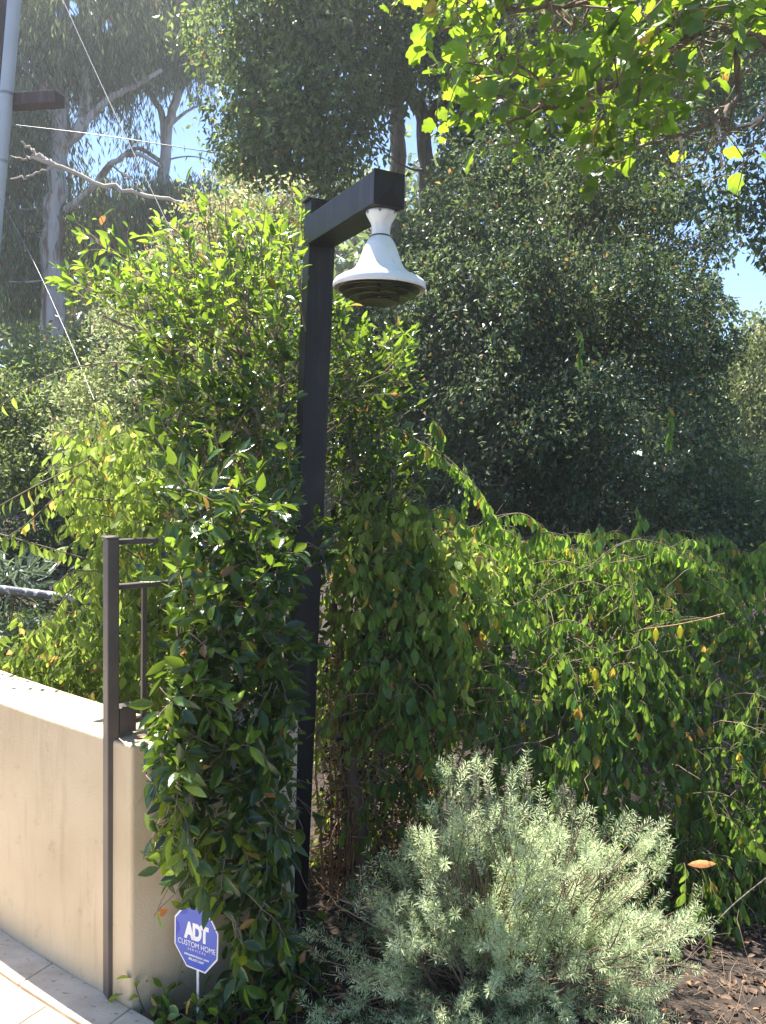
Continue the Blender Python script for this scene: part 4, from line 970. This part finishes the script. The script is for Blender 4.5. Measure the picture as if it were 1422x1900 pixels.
# dark right tree
tree('dense_dark_tree', 'big dense dark evergreen tree behind the vine hedge right of the lamp', (1000, 1100, 6.4),
     [blob(900, 420, 6.2, 160, 110), blob(1080, 380, 6.6, 170, 100), blob(1240, 400, 7, 130, 90), blob(1310, 560, 7, 60, 90), blob(1300, 650, 6.6, 70, 80), blob(780, 450, 6.4, 90, 70), blob(760, 600, 6.2, 140, 120), blob(900, 600, 5.8, 180, 150), blob(1080, 600, 5.8, 190, 160), blob(1230, 600, 6.2, 110, 120), blob(800, 780, 6, 180, 140), blob(980, 800, 5.6, 200, 160), blob(1150, 800, 5.6, 180, 150), blob(1290, 760, 6.2, 80, 80), blob(1300, 900, 6, 110, 110), blob(820, 950, 6, 200, 130), blob(1100, 960, 5.8, 260, 130), blob(1380, 1010, 6, 120, 90), blob(1335, 430, 6.4, 45, 28), blob(1345, 640, 6.4, 40, 50), blob(1120, 275, 6.6, 90, 45), blob(930, 300, 6.3, 80, 50), blob(1010, 460, 5.6, 60, 40), blob(1180, 500, 5.7, 60, 45), blob(820, 520, 5.8, 60, 45), blob(1120, 700, 5.2, 60, 50), blob(880, 740, 5.3, 70, 50), blob(660, 660, 6.6, 90, 110), blob(650, 850, 6.4, 110, 130)],
     6000, 22, .075, .044, OAK, M['L_dark'], M['bark_brown'], droop=.3, yellow=.02, seed=74, branches=260, br=.022,
     hole=[(1385, 520, 48, 55, 1), (1275, 425, 26, 16, .8), (1160, 418, 16, 10, .8), (1148, 660, 12, 9, .8), (1365, 720, 14, 50, .7)])
# foliage in the far upper right with sky showing through
tree('dark_leafy_tree', 'dark leafy crown with sky showing through its gaps at the right edge', (1560, 1100, 5.4),
     [blob(1390, 380, 5.2, 60, 60, .4, .5), blob(1330, 330, 5.2, 60, 45, .4, .5), blob(1400, 300, 5.2, 90, 60, .4, .6), blob(1300, 370, 5.2, 60, 40, .3, .5), blob(1470, 420, 5.2, 90, 90, .4, .6), blob(1500, 250, 5.2, 120, 120, .5, .8), blob(1200, 270, 5.2, 120, 60, .5, .5),
      (np.array([1.6, 5.4, 5.4]), np.array([1.6, .9, .7]), 1.3), (np.array([.6, 5.2, 5.6]), np.array([.8, .7, .6]), 1.2), (np.array([3., 5.2, 5.0]), np.array([1.2, .9, .8]), 1.2)],  # overhead crown blobs out of view, added to shade the hedge
     1900, 18, .10, .055, OAK, M['L_dark'], M['bark_brown'], [([(1640, 1400, 5.6), (1630, 800, 5.5), (1610, 400, 5.4), (1550, 100, 5.3), (1450, -150, 5.3)], .10, .05)], droop=.3, seed=75, branches=90, br=.03, hole=[(1385, 530, 50, 55, 1), (1290, 440, 30, 14, .7)])
tree('sunny_pale_tree', 'pale sunlit yellow-green tree far away at the right edge', (1410, 1100, 13),
     [blob(1420, 650, 13, 50, 70), blob(1400, 760, 13, 60, 90), blob(1440, 850, 13, 90, 110), blob(1385, 930, 12.5, 50, 50), blob(1350, 700, 13.5, 30, 70, None, .5), blob(1500, 700, 13, 80, 150), blob(1335, 560, 13.5, 40, 40, None, .4)],
     1500, 20, .16, .08, FARL, M['L_farlight'], M['bark_grey'], droop=.6, seed=76, branches=30, br=.05, hole=[(1385, 540, 60, 32, 1)])
tree('blue_green_bush', 'rounded blue-green bush in front of the pale tree at the right edge', (1350, 1100, 7.5),
     [blob(1340, 880, 7.5, 70, 60), blob(1400, 960, 7.4, 70, 60), blob(1320, 950, 7.3, 70, 60)], 900, 22, .07, .035, FARL, M['L_far'], M['bark_grey'], seed=77, cat='bush', branches=20, br=.02)
# bushes at middle left
tree('pale_feathery_bush', 'pale olive bush catching sunlight between the eucalyptus trunk and glossy shrub', (250, 1150, 5.6),
     [blob(230, 590, 5.6, 60, 50), blob(260, 680, 5.4, 80, 70), blob(200, 790, 5.2, 70, 60), blob(290, 760, 5.2, 70, 80), blob(150, 730, 5.3, 40, 40), blob(290, 880, 5.2, 80, 90), blob(140, 830, 5.2, 60, 40), blob(300, 560, 5.6, 60, 60)],
     1200, 16, .055, .036, FARL, M['L_pale'], M['bark_grey'], droop=.1, outw=.6, yellow=.05, seed=78, cat='bush', branches=60, br=.02)
tree('pale_feathery_bush', 'dusty pinkish-olive bush seen over the top of the glossy shrub', (470, 1150, 5.9),
     [blob(330, 460, 5.9, 60, 50), blob(400, 400, 5.9, 70, 50), blob(480, 400, 6, 60, 50), blob(540, 400, 6.1, 60, 60), blob(450, 520, 5.9, 140, 110), blob(430, 700, 5.9, 140, 140), blob(300, 520, 5.9, 60, 60)],
     1200, 16, .06, .036, FARL, M['L_pale'], M['bark_grey'], droop=.1, outw=.6, yellow=.22, seed=79, cat='bush', branches=70, br=.02)
tree('grey_green_bush', 'grey-green bush standing below the eucalyptus trunk at the left edge', (60, 1150, 5.2),
     [blob(50, 660, 6.4, 70, 60), blob(130, 650, 6.2, 50, 50), blob(20, 760, 5.8, 80, 80), blob(100, 790, 5.6, 60, 70), blob(20, 880, 5.4, 80, 80), blob(120, 960, 5.6, 80, 90), blob(-60, 800, 5.6, 100, 150), blob(200, 980, 5.6, 90, 120)],
     1500, 16, .06, .042, FARL, M['L_far'], M['bark_grey'], droop=.2, outw=.5, yellow=.02, seed=80, cat='bush', branches=70, br=.022)
tree('dark_low_bush', 'low dark bush behind the pipe rail at the left edge', (60, 1250, 4.8),
     [blob(30, 1040, 5.2, 110, 70), blob(140, 1080, 5.2, 80, 80), blob(40, 1170, 4.8, 110, 60), blob(160, 1200, 4.9, 80, 60), blob(300, 1150, 5, 120, 160), blob(-80, 1100, 5, 90, 100)],
     1500, 18, .06, .038, OAK, M['L_dark'], M['bark_brown'], seed=81, cat='bush', branches=90, br=.02)
tree('lance_leaved_plant', 'plant with pale long leaves poking up behind the pipe rail', (30, 1160, 3.6),
     [blob(25, 1065, 3.6, 45, 18, .12), blob(20, 1170, 3.6, 30, 20, .12)], 34, 9, .03, .085, tpl_near(.2, .04, .2), M['L_lance'], M['twig_green'], seed=82, cat='plant', branches=20, br=.006, droop=-.1, outw=.8)
# far wood
rng = np.random.default_rng(91)
bl = []
for i in range(26):
    x = -350+i*85; top = 400 if x < 250 else (330 if x < 700 else (300 if x < 1150 else 640))
    for y in range(top+80, 1000, 120): bl.append(blob(x+rng.uniform(-20, 20), y+rng.uniform(-20, 20), 24+rng.uniform(-2, 2), 80, 80))
P, D, Nn, S, T, sub = cloud(rng, bl, 5200, 15, .5, .38, .4, .4)
x, y, z = proj(P); kp = ~((x > 1280) & (y < 590)) & ~((x < 410) & (x > 230) & (y < 335)) & (P[:, 2] > -.2)
g = Geo(); put_leaves(g, FARL, P[kp], D[kp], Nn[kp], S[kp], T[kp]); g.obj('far_wood', M['L_far'], kind='stuff', label='distant mass of green trees closing the view behind the garden')

# ------------------------------------------------------------------ utility pole, wires, dead branches, rails
upb = at(-22, 1000, 7.0)
pole = thing('utility_pole', (upb[0], upb[1], -.19), 'brown wooden utility pole with a grey conduit and short crossarm at the top left corner', 'utility pole')
g = Geo(); p0 = at(-40, 420, 7.0); p1 = at(3, -200, 7.0); p0[2] = p0[2]; low = p0-(p1-p0)*((p0[2]+.25)/(p1[2]-p0[2])); g_r = .10
limb(g, [low, p0, p1], .11, .10, 14, 12); g.obj('pole', M['wood_weathered'], pole, smooth=True)
g = Geo(); q0 = at(-8, 420, 6.84); q1 = at(27, 0, 6.84); q2 = q1+(q1-q0)*.6; ql = q0-(q1-q0)*((q0[2]+.25)/(q1[2]-q0[2]))
tubes(g, np.array([ql, q0, q1, q2]), .055, .055, 14); g.obj('conduit', M['conduit'], pole, smooth=True)
a0_ = at(-30, 184, 6.98); a1_ = at(101, 176, 6.75)
g = Geo(); dv = a1_-a0_; g.add(*box_vf(a0_-UP*.06, dv, nrm(np.array([dv[1], -dv[0], 0]))*-.13, UP*.105)); bev_obj('crossarm', g, M['wood_weathered'], pole, .006)
for yy in (175, 300):
    c_ = at(13-(yy-175)*.085, yy, 6.84); g = Geo(); tubes(g, np.array([c_-UP*.012, c_+UP*.012]), .058, .058, 14); g.obj('pipe_strap', M['galv'], pole, smooth=True)
def wire(label, pts, r, name='cable', mat='wire', cat='cable'):
    P_ = [at(*q) for q in pts]; g = Geo(); limb(g, P_, r, r, 6, 30); o = g.obj(name, M[mat], smooth=True); tag(o, label, cat); return o
wire('pale guy wire slanting from the top left down to the glossy shrub', [(108, -20, 6.8), (200, 182, 6.3), (322, 438, 5.6), (350, 500, 5.4)], .0036)
wire('thin wire slanting down across the left bushes from the utility pole', [(-20, 330, 6.6), (60, 480, 5.9), (120, 610, 5.3), (175, 742, 4.7)], .0022)
wire('thin overhead line crossing in front of the eucalyptus trunk', [(30, 232, 7.5), (180, 250, 7.5), (300, 268, 7.6), (440, 290, 7.8)], .0042, mat='wire')
rng = np.random.default_rng(95)
db = at(375, 385, 7.0)
dead = thing('dead_branch', db, 'pale bare dead branch slanting across the eucalyptus trunk', 'branch')
for pts, r0, r1 in (([(375, 385, 7), (330, 374, 7), (270, 362, 7), (200, 345, 7), (110, 310, 7), (60, 290, 7)], .012, .016), ([(110, 310, 7), (75, 292, 7), (45, 296, 7), (20, 290, 7)], .012, .006), ([(110, 310, 7), (60, 280, 7), (40, 262, 7)], .012, .006), ([(100, 307, 7), (60, 325, 6.9), (20, 332, 6.9)], .008, .005), ([(270, 362, 7), (240, 330, 7), (225, 318, 7)], .006, .003)):
    g = Geo(); limb(g, [at(*q) for q in pts], r0*1.35, r1*1.35, 6, 24, .012, rng); g.obj('twig', M['bark_pale'], dead, smooth=True)
# pipe rail at left
r0_ = at(-120, 1078, 3.5); r1_ = at(420, 1147, 3.3)
pr = thing('pipe_rail', (r0_[0], r0_[1], -.19), 'dark weathered pipe rail running behind the cream wall at the left', 'railing')
g = Geo(); tubes(g, np.array([r0_, r1_]), .021, .021, 12); g.obj('rail', M['black_pipe'], pr, smooth=True)
for q in (r0_, r1_):
    g = Geo(); tubes(g, np.array([[q[0], q[1], -.25], q-UP*.018]), .02, .02, 10); g.obj('rail_post', M['black_pipe'], pr, smooth=True)
# chain link fence at far right
f0 = at(1366, 1052, 4.6); f1 = at(1500, 1048, 4.6)
cf = thing('chain_link_fence', (f0[0], f0[1], -.19), 'grey chain link fence corner showing above the vine hedge at the right edge', 'fence')
g = Geo(); tubes(g, np.array([f0, f1+np.array([.4, 0, 0])]), .013, .013, 8); g.obj('rail', M['galv'], cf, smooth=True)
for q in (f0, f1+np.array([.4, 0, 0])):
    g = Geo(); tubes(g, np.array([[q[0], q[1], -.25], q+UP*.02]), .02, .02, 10); g.obj('fence_post', M['galv'], cf, smooth=True)
W_ = []; wl = f1[0]+.4-f0[0]; H_ = f0[2]+.15
for i in range(int((wl+H_)/.06)):
    for s_ in (1, -1):
        x0 = f0[0]+i*.06-(H_ if s_ > 0 else 0); a_ = np.array([x0, f0[1]+.004*s_, -.15]); c_ = np.array([x0+s_*0+H_*(1 if s_ > 0 else -1)+(0), f0[1]+.004*s_, f0[2]])
        if s_ < 0: a_[0] = x0; 
        # clip to the bay
        ts = sorted([(f0[0]-a_[0])/(c_[0]-a_[0]), (f0[0]+wl-a_[0])/(c_[0]-a_[0])]); t0 = max(0, ts[0]); t1 = min(1, ts[1])
        if t1-t0 > .02: W_.append([a_+(c_-a_)*t0, a_+(c_-a_)*t1])
g = Geo(); tubes(g, np.array(W_), .0016, .0016, 4); g.obj('wire_mesh', M['galv'], cf, kind='stuff')

# single dead leaves and twigs
def single_leaf(name, label, c, D, Nn, size, tpl, mat, tint, cat='leaf'):
    g = Geo(); put_leaves(g, tpl, np.array([c]), np.array([D]), np.array([Nn]), np.array([size]), np.array([tint]))
    o = g.obj(name, mat, smooth=True); m_ = o.modifiers.new('s', 'SOLIDIFY'); m_.thickness = .0008; return tag(o, label, cat)
M['L_orange'] = leaf_mat('orange_dead_leaf', (.55, .22, .06), (.60, .26, .08), (.62, .28, .08), (.62, .28, .08), (.8, .35, .08), .6, .35)
single_leaf('dead_leaf', 'curled bright orange dead leaf caught in the dark hedge at the lower right', at(1276, 1604, 2.75), (1, -.1, .02), (0, -.75, .65), .095, tpl_near(.30, .10, -.35), M['L_orange'], .5)
single_leaf('dead_leaf', 'orange yellow dead leaf caught high in the dark tree between lamp and hedge', at(783, 716, 4.6), (.3, -.1, .9), (0, -1, .2), .05, tpl_near(.5, .1, .2), M['L_orange'], .5)
single_leaf('dead_leaf', 'fallen reddish leaf on the wall top beside the fence post', np.array([*(K+RD*.03-RN*.05), HW+.016]), (.9, .3, 0), (0, 0, 1), .035, tpl_near(.5, .1, -.1), M['litter'], .7)
wire('bare grey stem slanting up through the dark hedge at the lower right', [(1270, 1790, 2.6), (1310, 1735, 2.6), (1360, 1680, 2.6), (1440, 1615, 2.6)], .0026, name='bare_stem', mat='bark_grey', cat='stem')
wire('thin twig holding two yellow leaves on the hedge front', [(1196, 1167, 2.95), (1250, 1160, 2.94), (1300, 1150, 2.94), (1345, 1138, 2.96)], .0022, name='bare_stem', mat='bark_dry', cat='stem')
for x_, y_, lb in ((1217, 1165, 'left of two yellow leaves hanging from a thin twig on the hedge'), (1262, 1160, 'right of two yellow leaves hanging from a thin twig on the hedge'), (1104, 1240, 'lone yellow leaf hanging among green leaf chains in the hedge')):
    single_leaf('yellow_leaf', lb, at(x_, y_, 2.90), (.05, -.1, -1), (0, -1, .2), .055, tpl_near(.45, .05, .1), M['L_yvine'], .9)

# haze volume added around everything, standing in for a lens-flare veil
hz = Geo(); hz.add(*box_vf((-70, -70, -3.2), (140, 0, 0), (0, 140, 0), (0, 0, 18)))
hm = bpy.data.materials.new('haze'); hm.use_nodes = True; hm.node_tree.nodes.clear()
ho = hm.node_tree.nodes.new('ShaderNodeOutputMaterial'); hv = hm.node_tree.nodes.new('ShaderNodeVolumePrincipled')
hv.inputs['Density'].default_value = .0032; hv.inputs['Anisotropy'].default_value = .55; hv.inputs['Color'].default_value = (.92, .95, 1, 1)
hm.node_tree.links.new(hv.outputs[0], ho.inputs['Volume'])
hz.obj('haze', hm, kind='stuff', label='thin added haze volume standing in for the veil of lens flare')
# leaf litter on soil and bare twigs
rng = np.random.default_rng(99)
n = 9000
X = rng.uniform(-.7, 3.2, n); Y = rng.uniform(1.3, 4.2, n)
d2 = np.stack([X, Y], 1)-K
ok = (d2 @ RN > .02) & ~((d2 @ wn > -.02) & (d2 @ nrm(-wall_dir) > -.6)); X = X[ok]; Y = Y[ok]; n = len(X)
Z = gz(X, Y)+rng.uniform(.002, .02, n)
g = Geo(); put_leaves(g, tpl_near(.5, .12, .3), np.stack([X, Y, Z], 1), nrm(np.stack([rng.normal(0, 1, n), rng.normal(0, 1, n), rng.normal(0, .2, n)], 1)), nrm(np.stack([rng.normal(0, .4, n), rng.normal(0, .4, n), np.ones(n)], 1)), rng.uniform(.012, .036, n), rng.uniform(0, 1, n))
g.obj('leaf_litter', M['litter'], smooth=True, kind='stuff', label='brown fallen leaves covering the soil')
n = 1300; X = rng.uniform(-.6, 2.6, n); Y = rng.uniform(1.8, 3.6, n); d2 = np.stack([X, Y], 1)-K; ok = (d2 @ RN > .05); X = X[ok]; Y = Y[ok]; n = len(X)
TP = strands(rng, np.stack([X, Y, gz(X, Y)+.01], 1), nrm(rng.normal(0, 1, (n, 3))*np.array([1, 1, .35])+np.array([0, 0, .2])), 6, rng.uniform(.02, .05, n), grav=.08, jit=.25)
g = Geo(); tubes(g, TP, .0016, .0007, 4); g.obj('fallen_twigs', M['twig'], smooth=True, kind='stuff', label='thin bare twigs lying over the soil')
# little plant at the wall corner and under the sign
rng = np.random.default_rng(101)
for nm, lb, cx_, cy_, Yc, cnt, spr in (('low_glossy_seedling', 'small leafy shoot at the foot of the wall corner', 278, 1800, 2.15, 5, .02), ('low_glossy_seedling', 'low leafy sprouts on both sides of the sign stake', 440, 1810, 2.12, 34, .12), ('low_glossy_seedling', 'leafy sprout at the foot of the wooden stake', 545, 1790, 2.25, 12, .05)):
    c_ = at(cx_, cy_, Yc); gb = np.array([c_[0], c_[1], gz(c_[0], c_[1])])
    t = thing(nm, gb, lb, 'plant')
    S0 = gb+np.stack([rng.normal(0, spr, cnt), rng.normal(0, spr*.4, cnt), np.zeros(cnt)], 1)
    SP = strands(rng, S0, nrm(np.stack([rng.normal(-.1, .35, cnt), rng.normal(-.1, .3, cnt), np.ones(cnt)], 1)), 7, rng.uniform(.010, .03, cnt), .1, .15)
    P, D, Nn, S, T = node_leaves(rng, SP, per=1, start=2, side=.8, fwd=.6, down=.1, L=.045, tmean=rng.uniform(.5, .85, cnt), yellow=.08)
    stem = Geo(); tubes(stem, SP, .002, .001, 4)
    m_ = leaf_parts(tg, M['L_gloss'], t, P, D, Nn, S, T, 'leaf', 300)
    stem.obj('twigs', M['twig_green'], t, smooth=True, kind='stuff')
tot = sum(len(o.data.polygons) for o in bpy.data.objects if o.type == 'MESH')
print('total faces', tot, 'objects', len(bpy.data.objects))
